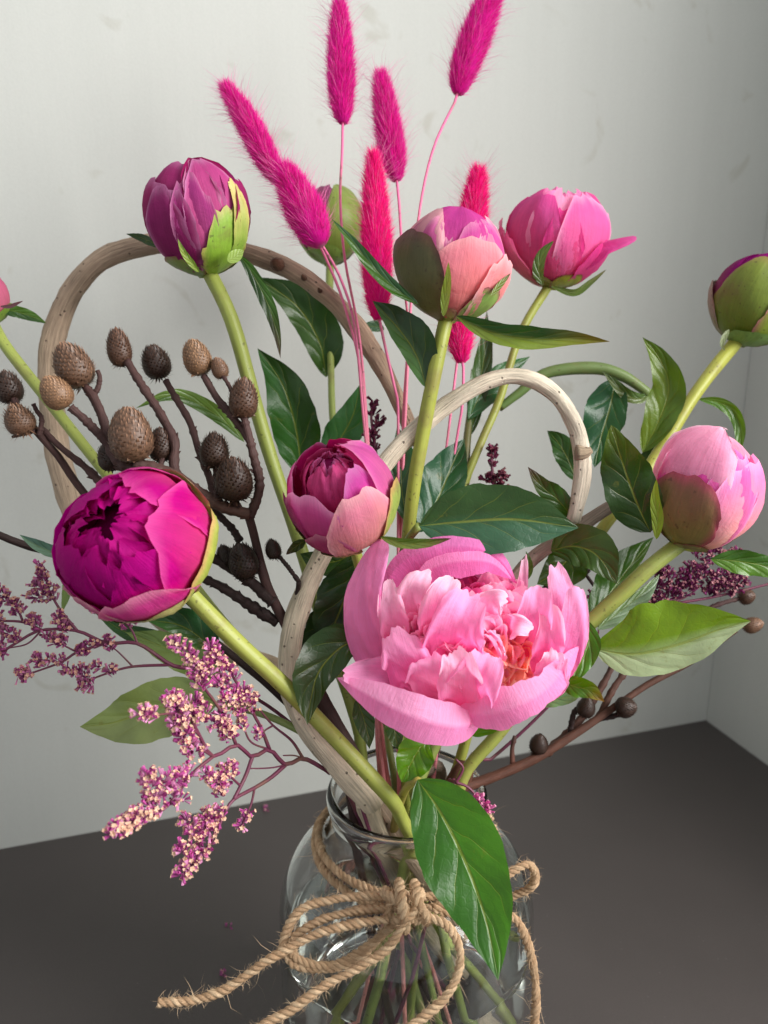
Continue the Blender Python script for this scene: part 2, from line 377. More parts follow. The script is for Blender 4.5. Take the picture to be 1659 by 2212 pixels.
# ------------------------------------------------------------------ jar
JC = np.array((0.012, -0.011))
def lathe(prof, ns=96):
    pr = np.array(prof); th = np.linspace(0, 2 * np.pi, ns, endpoint=False)
    v = np.stack([JC[0] + pr[:, 0][:, None] * np.cos(th), JC[1] + pr[:, 0][:, None] * np.sin(th), np.repeat(pr[:, 1][:, None], ns, 1)], -1)
    return v.reshape(-1, 3), grid_faces(len(pr), ns, wrap=True)
jar = empty('glass_jar', (*JC, 0), 'clear glass jar with round shoulders and narrow neck holding the whole bouquet', 'jar')
outer = crv([(0.060, 0.0004), (0.0655, 0.003), (0.068, 0.010), (0.0685, 0.06), (0.0685, 0.120), (0.0668, 0.138), (0.0605, 0.153), (0.0515, 0.1625), (0.0445, 0.169), (0.0408, 0.178), (0.0398, 0.188)], 60)
rim = crv([(0.0398, 0.188), (0.0412, 0.1905), (0.0420, 0.194), (0.0410, 0.1975), (0.0392, 0.1982), (0.0374, 0.1968), (0.0366, 0.1925)], 18)
inner = crv([(0.0366, 0.1925), (0.0368, 0.187), (0.0380, 0.177), (0.0422, 0.1665), (0.0495, 0.1597), (0.0583, 0.151), (0.0643, 0.137), (0.0660, 0.120), (0.0660, 0.06), (0.0655, 0.014), (0.061, 0.0075), (0.03, 0.006), (0.001, 0.006)], 60)
prof = np.vstack([[(0.001, 0.0004), (0.03, 0.0004)], outer, rim[1:], inner[1:]])
v, f = lathe(prof)
build('glass_body', v, f, M_GLASS, jar)
wi = [(r - 0.0004, z) for r, z in inner[::-1] if z < 0.112]
wprof = np.vstack([[(0.001, 0.0066)], [(r, max(z, 0.0066)) for r, z in wi[1:]], [(0.0656, 0.1125), (0.0654, 0.113), (0.063, 0.1122), (0.03, 0.112), (0.0005, 0.112)]])
v, f = lathe(wprof)
build('water', v, f, M_WATER, jar)

def neck(dx, dy):      # a point in the mouth of the jar
    return np.array((JC[0] + dx, JC[1] + dy, 0.196))
def floor_pt(dx, dy, z=0.009):
    return np.array((JC[0] + dx, JC[1] + dy, z))

# ------------------------------------------------------------------ blades: leaves, bracts and free petals
def prof_leaf(t):
    w = np.clip(t, 0, 1) ** 0.78 * np.clip(1 - t, 0, 1) ** 1.08
    return w / 0.283
def prof_long(t):
    return np.sin(np.pi * np.clip(t, 0, 1) ** 0.8) ** 0.8
def prof_petal(t, tm=0.6, b=0.28, q=2.3):
    t = np.clip(t, 0, 1)
    a = b + (1 - b) * np.sin(np.clip(t / tm, 0, 1) * np.pi / 2) ** 0.9
    z = np.clip((t - tm) / (1 - tm), 0, 1)
    return a * np.clip(1 - z ** q, 0, 1) ** (1 / 2.0)
def prof_fan(t, tm=0.62, b=0.30):
    t = np.clip(t, 0, 1)
    return (b + (1 - b) * np.sin(np.clip(t / tm, 0, 1) * np.pi / 2)) * (1 - 0.10 * np.clip((t - tm) / (1 - tm), 0, 1) ** 2)
def top_edge(ss, seed, rnd, notch):
    """how far each lengthwise line of a petal reaches: rounded, scalloped and finely frayed"""
    e = 1 - rnd * np.abs(ss) ** 3.0 - notch * np.abs(nz(ss * 2.1, seed + 3)) - 0.08 * notch * np.abs(nz(ss * 7, seed + 4))
    return e
PROF = {'fan': prof_fan, 'leaf': prof_leaf, 'long': prof_long, 'petal': prof_petal}

def blade(name, parent, mid, w, z=None, fold=(0.25, 0.25), prof='leaf', roll=0.0, cup=0.0, wave=0.0, wf=3.0, rag=0.0, notch=0.0,
          c=None, cR=None, ctip=None, mat=None, nu=26, nv=9, curl=0.0, seed=None, cbase=None, rnd=0.42, swap=False):
    seed = int(rng.integers(1e6)) if seed is None else seed
    mat = M_LEAF if mat is None else mat
    pw = pxs(mid, *(z if z else (None, None)))
    D = 160; p = crv(pw, D); T = unit(np.gradient(p, axis=0))
    dep = (p - CAMP) @ CF
    Nc = unit(CAMP - p); N = unit(Nc - T * np.sum(Nc * T, 1, keepdims=True)); S = np.cross(T, N)
    N, S = N * math.cos(roll) + S * math.sin(roll), S * math.cos(roll) - N * math.sin(roll)
    L = np.sum(np.linalg.norm(np.diff(p, axis=0), axis=1))
    if prof == 'petal': prof = 'fan'
    uu = np.linspace(0, 1, nu)
    ss = np.linspace(-1, 1, nv)
    U, Sg = np.meshgrid(uu, ss, indexing='ij')
    te = U * top_edge(ss, seed, rnd if prof == 'fan' else 0.0, notch)[None, :]
    def at(a):
        return np.stack([np.interp(te.ravel(), np.linspace(0, 1, D), a[:, k]) for k in range(3)], 1).reshape(nu, nv, 3)
    pp, nn, sv = at(p), unit(at(N)), unit(at(S)); dd = np.interp(te.ravel(), np.linspace(0, 1, D), dep).reshape(nu, nv)
    pr = PROF[prof](U)
    wpx = np.where(Sg < 0, w[0], w[1]) * pr
    ragm = 1 + rag * np.where(Sg < 0, nz(U * 14, seed), nz(U * 14, seed + 1)) * np.abs(Sg) ** 1.5
    wm = wpx / F * dd * ragm
    fo = np.where(Sg < 0, fold[0], fold[1])
    ph = np.where(Sg < 0, 0.0, 1.7) + seed % 6
    off = np.abs(Sg) * wm * np.tan(fo) + cup * wm * (Sg ** 2) + wave * wm * np.sin(2 * np.pi * wf * U + ph) * Sg ** 2 * np.clip(U * 4, 0, 1)
    off = off + curl * L * U ** 3
    off = off + 0.02 * L * nz(U * 5 + Sg * 2, seed + 7) * (prof == 'fan')
    V = pp + sv * (Sg * wm)[..., None] + nn * off[..., None]
    c = lin('2f5a24') if c is None else c; cR = c if cR is None else cR
    cc = np.where((Sg < 0)[..., None], c, cR) * np.ones((nu, nv, 3)); mixm = (np.abs(Sg) < 0.01)[..., None]
    cc = np.where(mixm, (c + cR) / 2, cc)
    if ctip is not None: cc = cc + (ctip - cc) * np.clip((U - 0.55) / 0.45, 0, 1)[..., None] ** 1.3
    if cbase is not None: cc = cc + (cbase - cc) * np.clip(1 - U / 0.55, 0, 1)[..., None] ** 1.2
    uv = np.stack([Sg * 0.5 + 0.5, U * 3] if swap else [U, Sg * 0.5 + 0.5], -1).reshape(-1, 2)
    return build(name, V.reshape(-1, 3), grid_faces(nu, nv), mat, parent, col=cc.reshape(-1, 3), uv=uv)

# colours
G_DK, G_MD, G_LT, G_YL, G_PALE = lin('24461f'), lin('3a6a2a'), lin('5f8a3c'), lin('7c9a2a'), lin('8fa66a')
G_BLUE = lin('3d6350'); BRN = lin('4a2a1c')
ST, ST2 = lin('93a43c'), lin('7d9440')
MAG, MAG_D, MAG_L = lin('c21a92'), lin('8c1668'), lin('dd5aae')
PNK, PNK_L, PNK_D = lin('f08ac8'), lin('f7b6da'), lin('d8489c')
SAL, CRM, CORAL = lin('e58a8c'), lin('ecc9a8'), lin('fb8a78')

# ------------------------------------------------------------------ peony buds
BUDS = {}
class Bud:
    def __init__(s, root, x, y, Z, rpx, hpx, axis, seed=0):
        BUDS[root.name] = s
        s.root = root; s.C = P(x, y, Z); s.R = rpx / F * Z; s.Hh = hpx / F * Z; s.seed = seed
        vr = unit(s.C - CAMP)                        # view direction at the bud; axis given as (right, up, towards viewer)
        right = unit(np.cross(vr, CU)); up = np.cross(right, vr)
        s.k = unit(right * axis[0] + up * axis[1] - vr * axis[2])
        i = -vr - s.k * np.dot(-vr, s.k)
        if np.linalg.norm(i) < 0.2: i = -up - s.k * np.dot(-up, s.k)
        s.i = unit(i); s.j = np.cross(s.k, s.i)
        s.base = s.C - s.k * s.Hh * 0.98
    def shell(s, az, hw, f0, f1, off=0.0, flare=0.0, rag=0.04, notch=0.06, c0=None, c1=None, name='petal', mat=None, tuck=0.0, lift=0.03, b=0.6, tm=0.5, q=2.6, nu=20, nv=15, twist=0.0, c_edge=None, scale=1.0, rim=0.0, creases=0.024, dz=0.0, rnd=0.30):
        """one petal or sepal that wraps the bud; az in degrees, 0 facing the viewer, positive to the right; f = 0 base .. 1 tip"""
        s.seed += 1; sd = s.seed * 37 + 5
        u = np.linspace(0, 1, nu); ss = np.linspace(-1, 1, nv)
        U, S = np.meshgrid(u, ss, indexing='ij')
        te = U * top_edge(ss, sd, rnd, notch)[None, :]
        ph = np.pi * (f0 + (f1 - f0) * te)
        pr = prof_fan(U, tm, b) * (1 + rag * nz(U * 9, sd + 2) * np.sign(S))
        a = math.radians(az) + math.radians(hw) * pr * S + twist * U
        r = (1 + off) * scale + lift * S ** 2 * U + creases * nz(U * 4 + S * 3, sd + 4) + rim * np.clip((U - 0.8) / 0.2, 0, 1) ** 2 + 0.012 * nz(S * 9, sd + 8) * U ** 2
        r = r - tuck * U ** 3
        b0 = s.C[0] * 900 % 6.28; r = r + 0.030 * np.sin(2 * a + b0) * np.sin(ph) + 0.022 * np.cos(3 * a - 2 * ph + b0 * 2) + 0.015 * np.sin(5 * a + 3 * ph + b0)
        rad = np.sin(ph) * r + flare * U ** 2.5
        ht = -np.cos(ph) * (r * 0.5 + 0.5 * scale) + dz
        V = s.C + s.k * (ht * s.Hh)[..., None] + (s.i * np.cos(a)[..., None] + s.j * np.sin(a)[..., None]) * (rad * s.R)[..., None]
        c0 = MAG if c0 is None else c0; c1 = c0 if c1 is None else c1
        t = np.clip(U * 1.15 - 0.05 + 0.12 * nz(S * 2.5, sd + 5), 0, 1)[..., None]
        cc = c0 * (1 - t) + c1 * t
        if c_edge is not None:
            e = np.clip(np.maximum(np.abs(S) - 0.80, (U - 0.88) * 1.6) / 0.2, 0, 1)[..., None]; cc = cc * (1 - e) + c_edge * e
        uv = np.stack([U, S * 0.5 + 0.5], -1).reshape(-1, 2)
        return build(name, V.reshape(-1, 3), grid_faces(nu, nv), mat or M_PETAL, s.root, col=cc.reshape(-1, 3), uv=uv)
    def sepal(s, *a, **k):
        k.setdefault('name', 'sepal'); k.setdefault('mat', M_SEPAL); k.setdefault('notch', 0.05)
        if len(a) < 5: k.setdefault('off', 0.05)
        k.setdefault('c0', lin('8aa24a')); k.setdefault('c1', lin('7a9a44'))
        return s.shell(*a, **k)
    def core(s, c, sx=0.86, top=0.86, name='inner_petals'):
        n, m = 16, 24
        ph = np.linspace(0.02, np.pi - 0.02, n); th = np.linspace(0, 2 * np.pi, m, endpoint=False)
        A, B = np.meshgrid(ph, th, indexing='ij')
        rr = sx * (1 + 0.03 * np.sin(5 * B + 3 * A))
        V = s.C + s.k * (-np.cos(A) * np.where(A > np.pi / 2, top, sx) * s.Hh)[..., None] + (s.i * np.cos(B)[..., None] + s.j * np.sin(B)[..., None]) * (np.sin(A) * rr * s.R)[..., None]
        return build(name, V.reshape(-1, 3), grid_faces(n, m, wrap=True), M_PETAL, s.root, col=np.ones((n * m, 3)) * c, uv=np.stack([A / np.pi, B / 6.283], -1).reshape(-1, 2))
    def receptacle(s, c=None):
        """swollen green top of the stem the sepals grow from"""
        c = ST2 if c is None else c
        a = s.C - s.k * s.Hh * 1.10; b_ = s.C - s.k * s.Hh * 0.80
        return tube('receptacle', s.root, [a, (a + b_) / 2, b_], [s.R * 0.18, s.R * 0.30, s.R * 0.46], M_STEM, c, n=8, ns=16)

def into_jar(prev, nk_):
    """a straight stem goes on through the mouth until it meets the jar's inside"""
    n0 = neck(*nk_); h = n0[:2] - JC; m = np.hypot(*h)
    if m > 0.026: n0[:2] = JC + h * 0.026 / m
    d = n0 - prev; d = d / abs(d[2]); d[:2] *= 0.85
    q = n0.copy(); out = [n0]
    while q[2] > 0.012:
        q = q + d * 0.003; h = q[:2] - JC; m = np.hypot(*h)
        if q[2] > 0.165:
            if m > 0.028: q[:2] = JC + h * 0.028 / m
        elif m > 0.057: break
    return [n0, n0 + (q - n0) * 0.5, q]
def peony(label, base=(0, 0)):
    return empty('peony', neck(*base) - np.array((0, 0, 0.18)), label, 'peony', 'peony flowers in the jar')

def stem(root, pts, r_px, nk, bt, z=None, c0=ST, c1=ST2, name='stem', n=60):
    """pts from the flower downwards in the photo, then through the neck to the jar's floor"""
    c0 = mixc(c0, lin('86885c'), 0.35); c1 = mixc(c1, lin('7c8050'), 0.35)
    w = list(pxs(pts, *(z if z else (None, None))))
    if root.name in BUDS: w[0] = BUDS[root.name].C - BUDS[root.name].k * BUDS[root.name].Hh * 0.86      # grows out of the bud's foot
    dep = [(q - CAMP) @ CF for q in w]
    rad = [r_px[0] / F * dep[0]] + [np.interp(i / len(w), [0, 1], r_px) / F * 0.40 for i in range(1, len(w))] + [r_px[1] / F * 0.40] * 3
    w += into_jar(w[-1] if len(w) < 3 else (w[-1] + w[-2]) / 2, nk)
    return tube(name, root, w, rad, M_STEM, c0, c1, n=n, ns=14, bump=0.03, ridge=0.035, nr=4, seed=int(rng.integers(9999)))

def leaf(root, mid, w, z, **k):
    k.setdefault('rag', 0.05); k.setdefault('wave', 0.20); k.setdefault('wf', 2.2)
    return blade('leaf', root, mid, w, z, **k)

# ---- bud with a tall curled petal (upper left in the photo)
A = peony('purple peony bud with green cupped sepal standing before the thick brown twisted branch', (-0.022, 0.012))
bA = Bud(A, 428, 470, 0.385, 98, 113, (-0.16, 1, 0.0), 10)
bA.core(MAG_D, 0.88, 0.80)
PU, PU2, PUL = lin('92265e'), lin('ac3e7e'), lin('c65698')
bA.shell(160, 60, 0.12, 1.02, 0.02, flare=0.10, c0=PU, c1=PU2)
bA.shell(25, 40, 0.2, 1.14, 0.0, flare=0.16, c0=PU2, c1=PU, dz=0.03, tm=0.7)
bA.shell(-25, 62, 0.12, 0.93, 0.03, flare=0.05, c0=lin('a8507c'), c1=PU2, c_edge=lin('c878aa'))
bA.shell(22, 36, 0.15, 0.94, 0.075, flare=0.10, c0=lin('c86a9c'), c1=PUL, c_edge=lin('d890c0'))
bA.shell(-62, 52, 0.06, 0.75, 0.09, flare=0.05, c0=lin('7c2a58'), c1=lin('9c346e'), c_edge=lin('c07aa8'))
bA.shell(-35, 34, 0.08, 0.70, 0.12, flare=0.04, c0=lin('7a2a56'), c1=lin('a84080'), c_edge=lin('c684b0'))
bA.shell(75, 34, 0.14, 0.72, 0.09, flare=0.10, c0=lin('9a4070'), c1=lin('a83c78'))
bA.shell(60, 26, 0.3, 0.90, 0.05, flare=0.06, c0=lin('8a2a60'), c1=lin('80245e'))
bA.shell(-4, 26, 0.1, 0.80, 0.10, flare=0.05, c0=lin('b45a8a'), c1=lin('b04a90'), c_edge=lin('cc84b0'), notch=0.14)
bA.shell(8, 22, 0.3, 1.02, 0.03, flare=0.14, c0=PU2, c1=lin('b85a90'), c_edge=lin('cf90b4'), notch=0.2)
bA.sepal(34, 38, 0.06, 0.56, 0.15, c0=lin('8ab03c'), c1=lin('86a848'), c_edge=lin('a9a05c'), notch=0.18)
bA.sepal(52, 13, 0.28, 0.70, 0.17, c0=lin('86a848'), c1=lin('c8b878'), b=0.8)
bA.sepal(-48, 48, 0.02, 0.30, 0.13, c0=lin('5c7a34'), c1=lin('7a8a4a'), c_edge=lin('8a5a50'))
bA.sepal(140, 50, 0.02, 0.38, 0.12)
bA.receptacle()
stem(A, [(474, 572), (500, 690), (545, 850), (585, 990), (640, 1150), (700, 1350), (770, 1560)], (16, 11.2), (-0.022, 0.010), (0.03, -0.01), (0.388, 0.405), c0=lin('98a63e'))
blade('bract', A, [(430, 588), (415, 568), (398, 545), (384, 516)], (9, 6), (0.362, 0.352), prof='long', c=lin('8fae5a'), cR=lin('6f9440'))
leaf(A, [(515, 548), (545, 590), (580, 660), (598, 720), (606, 775)], (15, 15), (0.38, 0.385), c=G_MD, cR=G_DK, ctip=BRN)
leaf(A, [(352, 535), (325, 522), (300, 512), (272, 505)], (9, 9), (0.40, 0.41), c=G_DK)
blade('bract', A, [(492, 565), (510, 553), (526, 540)], (14, 12), (0.372, 0.375), prof='long', c=lin('9fc070'))

# ---- centre top bud
B = peony('round pink peony bud with one dark green sepal and long leaves under it', (0.0, 0.004))
bB = Bud(B, 980, 567, 0.36, 108, 115, (0.13, 1, 0.02), 40)
bB.core(PNK_D, 0.88, 0.84)
bB.shell(180, 70, 0.1, 0.98, 0.02, tuck=0.05, c0=SAL, c1=lin('c2569a'))
bB.shell(-6, 70, 0.15, 1.02, 0.01, tuck=0.04, c0=lin('d4669c'), c1=lin('c652a4'))
bB.shell(-60, 50, 0.2, 0.86, 0.05, tuck=0.05, c0=lin('d890a8'), c1=lin('e4b0bc'), c_edge=lin('e8c0c4'))
bB.shell(70, 52, 0.1, 0.84, 0.04, tuck=0.05, c0=lin('e8a890'), c1=lin('dc84b4'), c_edge=lin('efc0cc'))
bB.shell(35, 42, 0.08, 0.80, 0.035, tuck=0.03, c0=SAL, c1=lin('cc5aa8'), c_edge=lin('dd94be'))
bB.shell(24, 56, 0.06, 0.66, 0.085, c0=lin('e08a80'), c1=lin('ea96a8'), c_edge=lin('efb0b8'), tm=0.55)
bB.shell(-28, 30, 0.1, 0.78, 0.06, tuck=0.03, c0=lin('d87a98'), c1=lin('d070ae'), c_edge=lin('e8b0c8'), notch=0.14)
bB.shell(58, 30, 0.08, 0.58, 0.12, c0=lin('e29484'), c1=lin('eda6b0'), c_edge=lin('f2c4c8'), notch=0.10, flare=0.02)
bB.sepal(-52, 50, 0.03, 0.66, 0.15, c0=lin('6a6a38'), c1=lin('4c4a2e'), c_edge=lin('5a3030'), tm=0.5)
bB.sepal(-130, 50, 0.03, 0.55, 0.10, c0=lin('7a8a44'), c1=lin('5c6a38'))
bB.sepal(52, 34, 0.02, 0.40, 0.135, c0=lin('86a452'), c1=lin('8aa85a'), c_edge=lin('96485a'))
bB.sepal(150, 50, 0.03, 0.42, 0.11)
bB.sepal(-4, 34, 0.02, 0.24, 0.10, c0=lin('86a040'), c1=lin('a87a68'))
bB.receptacle(lin('9aa24c'))
stem(B, [(958, 688), (942, 790), (915, 930), (890, 1080), (875, 1250), (870, 1480)], (15.2, 10.4), (0.0, 0.006), (-0.03, 0.02), (0.358, 0.395), c0=lin('a3ac34'), c1=lin('8f9c34'))
blade('bract', B, [(958, 684), (962, 640), (967, 605), (969, 566)], (10, 10), (0.338, 0.326), prof='long', c=lin('7f9c4a'), cR=lin('93ae5e'))
blade('bract', B, [(1060, 640), (1080, 615), (1103, 590)], (6, 7), (0.345, 0.35), prof='long', c=lin('6f8a3e'), ctip=BRN)
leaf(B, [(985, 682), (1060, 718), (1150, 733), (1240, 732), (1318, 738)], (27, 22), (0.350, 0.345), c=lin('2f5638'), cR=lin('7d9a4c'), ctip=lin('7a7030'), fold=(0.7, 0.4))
leaf(B, [(905, 658), (850, 620), (800, 570), (760, 520), (716, 472)], (15, 15), (0.35, 0.34), c=G_MD, cR=lin('40684a'), fold=(0.6, 0.3))
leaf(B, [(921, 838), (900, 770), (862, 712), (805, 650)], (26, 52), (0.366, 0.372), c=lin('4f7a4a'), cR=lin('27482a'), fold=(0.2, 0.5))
leaf(B, [(905, 1150), (945, 1080), (975, 1010), (1003, 948)], (60, 46), (0.395, 0.415), c=lin('35604a'), cR=lin('2c5636'))
leaf(B, [(880, 1130), (868, 1060), (866, 990), (858, 920)], (26, 40), (0.40, 0.42), c=lin('33583c'))

# ---- open pink bud at the back (upper right)
C = peony('loose pink peony bud with one petal sticking out sideways over the wall', (0.012, 0.020))
bC = Bud(C, 1205, 512, 0.45, 97, 100, (0.12, 1, -0.02), 80)
bC.core(PNK_D, 0.85, 0.78)
cp1, cp2, cp3 = lin('de5aa4'), lin('ea78bc'), lin('c84a90')
bC.shell(180, 60, 0.1, 0.86, 0.02, flare=0.06, c0=cp3, c1=cp2)
bC.shell(-120, 46, 0.1, 0.84, 0.04, flare=0.07, c0=cp3, c1=cp1)
bC.shell(120, 46, 0.1, 0.86, 0.03, flare=0.08, c0=cp1, c1=cp2)
bC.shell(0, 40, 0.1, 0.93, 0.0, flare=0.05, c0=cp2, c1=PNK_L, notch=0.14)
bC.shell(-42, 48, 0.08, 0.86, 0.05, flare=0.06, c0=lin('e47aa4'), c1=lin('de6cb4'), notch=0.1)
bC.shell(42, 46, 0.06, 0.84, 0.07, flare=0.06, c0=lin('e67aae'), c1=cp2, notch=0.12, c_edge=PNK_L)
bC.shell(8, 26, 0.06, 0.70, 0.09, c0=lin('e07298'), c1=cp1, notch=0.1)
bC.shell(-75, 38, 0.05, 0.58, 0.13, flare=0.16, c0=lin('d88a8c'), c1=lin('d8689c'), notch=0.2, rag=0.1)
bC.shell(-88, 26, 0.05, 0.66, 0.10, flare=0.20, c0=lin('d08a80'), c1=lin('e08cae'), notch=0.2)
bC.shell(70, 40, 0.05, 0.50, 0.12, flare=0.06, c0=lin('d86a94'), c1=cp1)
for az, hw, s_, f1, dz in ((-50, 36, 0.80, 0.86, 0.20), (5, 34, 0.84, 0.88, 0.18), (55, 36, 0.80, 0.86, 0.22), (120, 40, 0.8, 0.86, 0.2), (200, 40, 0.8, 0.86, 0.2), (270, 40, 0.8, 0.86, 0.2), (-20, 30, 0.60, 0.9, 0.40), (35, 30, 0.58, 0.9, 0.42), (150, 50, 0.6, 0.9, 0.38)):
    bC.shell(az, hw, 0.3, f1, 0, scale=s_, c0=cp1, c1=lin('f29cce'), notch=0.22, rag=0.14, creases=0.07, dz=dz, flare=0.06, rnd=0.16)
blade('petal', C, [(1265, 580, 0.438), (1305, 540, 0.432), (1340, 527, 0.43), (1375, 514, 0.428)], (15, 13), prof='petal', mat=M_PETAL, c=cp1, ctip=cp2, fold=(0.5, 0.5))
bC.sepal(35, 42, 0.02, 0.26, 0.14, c0=lin('8a9a34'), c1=lin('a0a43c'), c_edge=lin('7a4a3a'))
bC.sepal(-35, 40, 0.02, 0.24, 0.12, c0=lin('7a8a3a'), c1=lin('8a8a4c'))
bC.sepal(160, 60, 0.02, 0.28, 0.12)
bC.receptacle(lin('98a040'))
blade('bract', C, [(1172, 615), (1164, 585), (1172, 550), (1196, 520)], (14, 11), (0.415, 0.405), prof='long', c=lin('4a6a36'), cR=lin('5f8048'))
blade('bract', C, [(1190, 618), (1240, 632), (1275, 610), (1310, 582)], (7, 8), (0.42, 0.42), prof='long', c=lin('4f6a30'), ctip=lin('6a6a40'))
stem(C, [(1172, 622), (1125, 720), (1080, 860), (1035, 965), (1000, 1060), (960, 1260), (925, 1500)], (9.6, 8.8), (0.012, 0.022), (-0.01, -0.03), (0.448, 0.42), c0=lin('98a032'), c1=lin('84963a'))
tube('petiole', C, pxs([(1078, 882), (1120, 850), (1180, 806), (1280, 795), (1345, 812), (1402, 850)], 0.442, 0.44), [0.0022, 0.0028, 0.0034, 0.0038, 0.0034, 0.0026], M_STEM, lin('56703a'), lin('6a7c48'), n=40)
leaf(C, [(1402, 850), (1382, 862), (1350, 850), (1300, 800)], (12, 14), (0.44, 0.43), c=lin('6a8050'), cR=lin('4f6e3e'))
leaf(C, [(1330, 818), (1318, 880), (1300, 940), (1284, 1010)], (38, 52), (0.438, 0.43), c=lin('2f5f38'), cR=lin('28543a'), prof='long')
leaf(C, [(1246, 1040), (1226, 990), (1205, 955), (1182, 930)], (24, 34), (0.43, 0.44), c=lin('2c5526'))
leaf(C, [(1012, 905), (1040, 850), (1080, 805), (1145, 770)], (20, 36), (0.44, 0.46), c=lin('43704c'), cR=lin('355f3f'))
leaf(C, [(1018, 940), (1030, 860), (1046, 770), (1052, 672)], (22, 22), (0.44, 0.46), c=lin('3f6632'), cR=lin('2c4a26'))
tube('side_shoot', C, pxs([(1004, 1050), (1008, 960), (1016, 890), (1024, 800)], 0.43, 0.455), [0.0026, 0.0022, 0.0018], M_STEM, lin('5a5a34'), lin('6a6a3a'), n=24)

# ---- green bud at the right edge
Dp = peony('green closed peony bud showing a purple tip, beside the dim side wall', (0.024, 0.010))
bD = Bud(Dp, 1636, 645, 0.44, 86, 95, (0.42, 1, 0.02), 120)
bD.core(MAG_D, 0.9, 0.9)
bD.shell(10, 70, 0.2, 1.0, 0.02, tuck=0.05, c0=MAG_D, c1=lin('8c2474'))
bD.shell(130, 70, 0.2, 1.0, 0.02, tuck=0.05, c0=MAG_D, c1=lin('8c2474'))
bD.shell(-110, 60, 0.2, 0.9, 0.03, tuck=0.05, c0=lin('a86a70'), c1=lin('8c2474'))
bD.sepal(-12, 48, 0.04, 0.84, 0.10, c0=lin('5f7226'), c1=lin('707e34'), c_edge=lin('8a7a48'), tuck=0.05)
bD.sepal(58, 46, 0.04, 0.74, 0.12, c0=lin('7f9440'), c1=lin('8a9a3c'), c_edge=lin('a06a68'))
bD.sepal(-88, 40, 0.02, 0.56, 0.12, c0=lin('6f7a40'), c1=lin('8c6a5c'))
bD.sepal(20, 52, 0.0, 0.30, 0.16, c0=lin('88a860'), c1=lin('7a9a54'))
bD.sepal(150, 60, 0.02, 0.6, 0.11)
bD.receptacle(lin('7f8a54'))
stem(Dp, [(1588, 738), (1540, 800), (1490, 868), (1440, 950), (1375, 1050), (1310, 1130), (1180, 1320), (1030, 1540)], (15.2, 10.4), (0.026, 0.010), (-0.03, -0.015), (0.44, 0.405), c0=lin('b0b43c'), c1=lin('93a03a'))
blade('bract', Dp, [(1575, 712), (1565, 728), (1560, 745), (1566, 758)], (6, 6), (0.425, 0.42), prof='long', c=lin('8a9a78'))
leaf(Dp, [(1388, 978), (1425, 905), (1445, 835), (1425, 775), (1388, 728)], (38, 36), (0.425, 0.415), c=lin('5f7f30'), cR=lin('4f7430'), fold=(0.4, 0.4))
leaf(Dp, [(1508, 862), (1550, 868), (1585, 890), (1600, 935), (1592, 1000)], (12, 15), (0.43, 0.425), c=G_LT, cR=lin('4c7a30'), fold=(0.5, 0.5))
leaf(Dp, [(1440, 960), (1405, 990), (1380, 1030)], (14, 22), (0.43, 0.435), c=lin('2c4a26'))

# ---- half open bud at the right
E = peony('pale pink peony opening one upright petal above its greenish red sepal', (0.020, -0.012))
bE = Bud(E, 1522, 1058, 0.372, 110, 124, (0.30, 1, 0.12), 160)
bE.core(PNK_D, 0.84, 0.72)
bE.shell(170, 68, 0.1, 0.96, 0.0, flare=0.04, c0=lin('f2b8cc'), c1=lin('f4b4d6'), c_edge=lin('f9d2e4'))
bE.shell(-35, 58, 0.1, 1.08, 0.0, flare=0.12, c0=lin('e890c4'), c1=lin('f5bcd8'), c_edge=lin('fbdcea'), dz=0.10, tm=0.65)
bE.shell(-100, 46, 0.1, 0.92, 0.03, flare=0.06, c0=lin('f0b0cc'), c1=lin('f4c0da'))
bE.shell(2, 66, 0.08, 0.86, 0.04, tuck=0.02, c0=lin('e88ac0'), c1=lin('d85cb4'), c_edge=lin('e48ccb'))
bE.shell(62, 58, 0.05, 0.76, 0.09, c0=lin('f2cdb4'), c1=lin('ee8fca'), c_edge=lin('f3b0da'))
bE.shell(105, 50, 0.05, 0.80, 0.07, c0=lin('f0c8b8'), c1=lin('ee9ccc'))
bE.shell(30, 34, 0.08, 0.80, 0.07, c0=lin('ea98c4'), c1=lin('e070bc'), c_edge=lin('f3b4da'), notch=0.10, tuck=0.02)
bE.sepal(-18, 44, 0.03, 0.60, 0.14, c0=lin('7f8a40'), c1=lin('7a5440'), c_edge=lin('a84a60'))
bE.sepal(-72, 30, 0.02, 0.46, 0.13, c0=lin('5a4a2c'), c1=lin('6a3630'))
bE.sepal(12, 46, -0.01, 0.20, 0.16, c0=lin('8aa65c'), c1=lin('8a8a54'), c_edge=lin('7a2a38'))
bE.sepal(160, 60, 0.02, 0.4, 0.12)
bE.receptacle(lin('a0ac4c'))
stem(E, [(1452, 1180), (1400, 1228), (1340, 1285), (1270, 1350), (1180, 1445), (1080, 1580), (1010, 1660)], (16.8, 10.4), (0.022, -0.012), (-0.015, 0.03), (0.372, 0.388), c0=lin('9cac4a'), c1=lin('a3a83e'))
blade('bract', E, [(1418, 1165), (1420, 1120), (1415, 1080), (1418, 1035)], (12, 13), (0.345, 0.335), prof='long', c=lin('8aa84e'), cR=lin('7a9a44'), ctip=lin('8aa040'))
leaf(E, [(1405, 1150), (1375, 1085), (1345, 1000), (1320, 918)], (58, 56), (0.368, 0.352), c=lin('26451f'), cR=lin('2b4c1e'), prof='long', ctip=lin('4f6a1c'), fold=(0.15, 0.25))
leaf(E, [(1535, 1208), (1590, 1212), (1650, 1222), (1720, 1244)], (26, 28), (0.375, 0.37), c=G_MD, cR=lin('4f8030'))
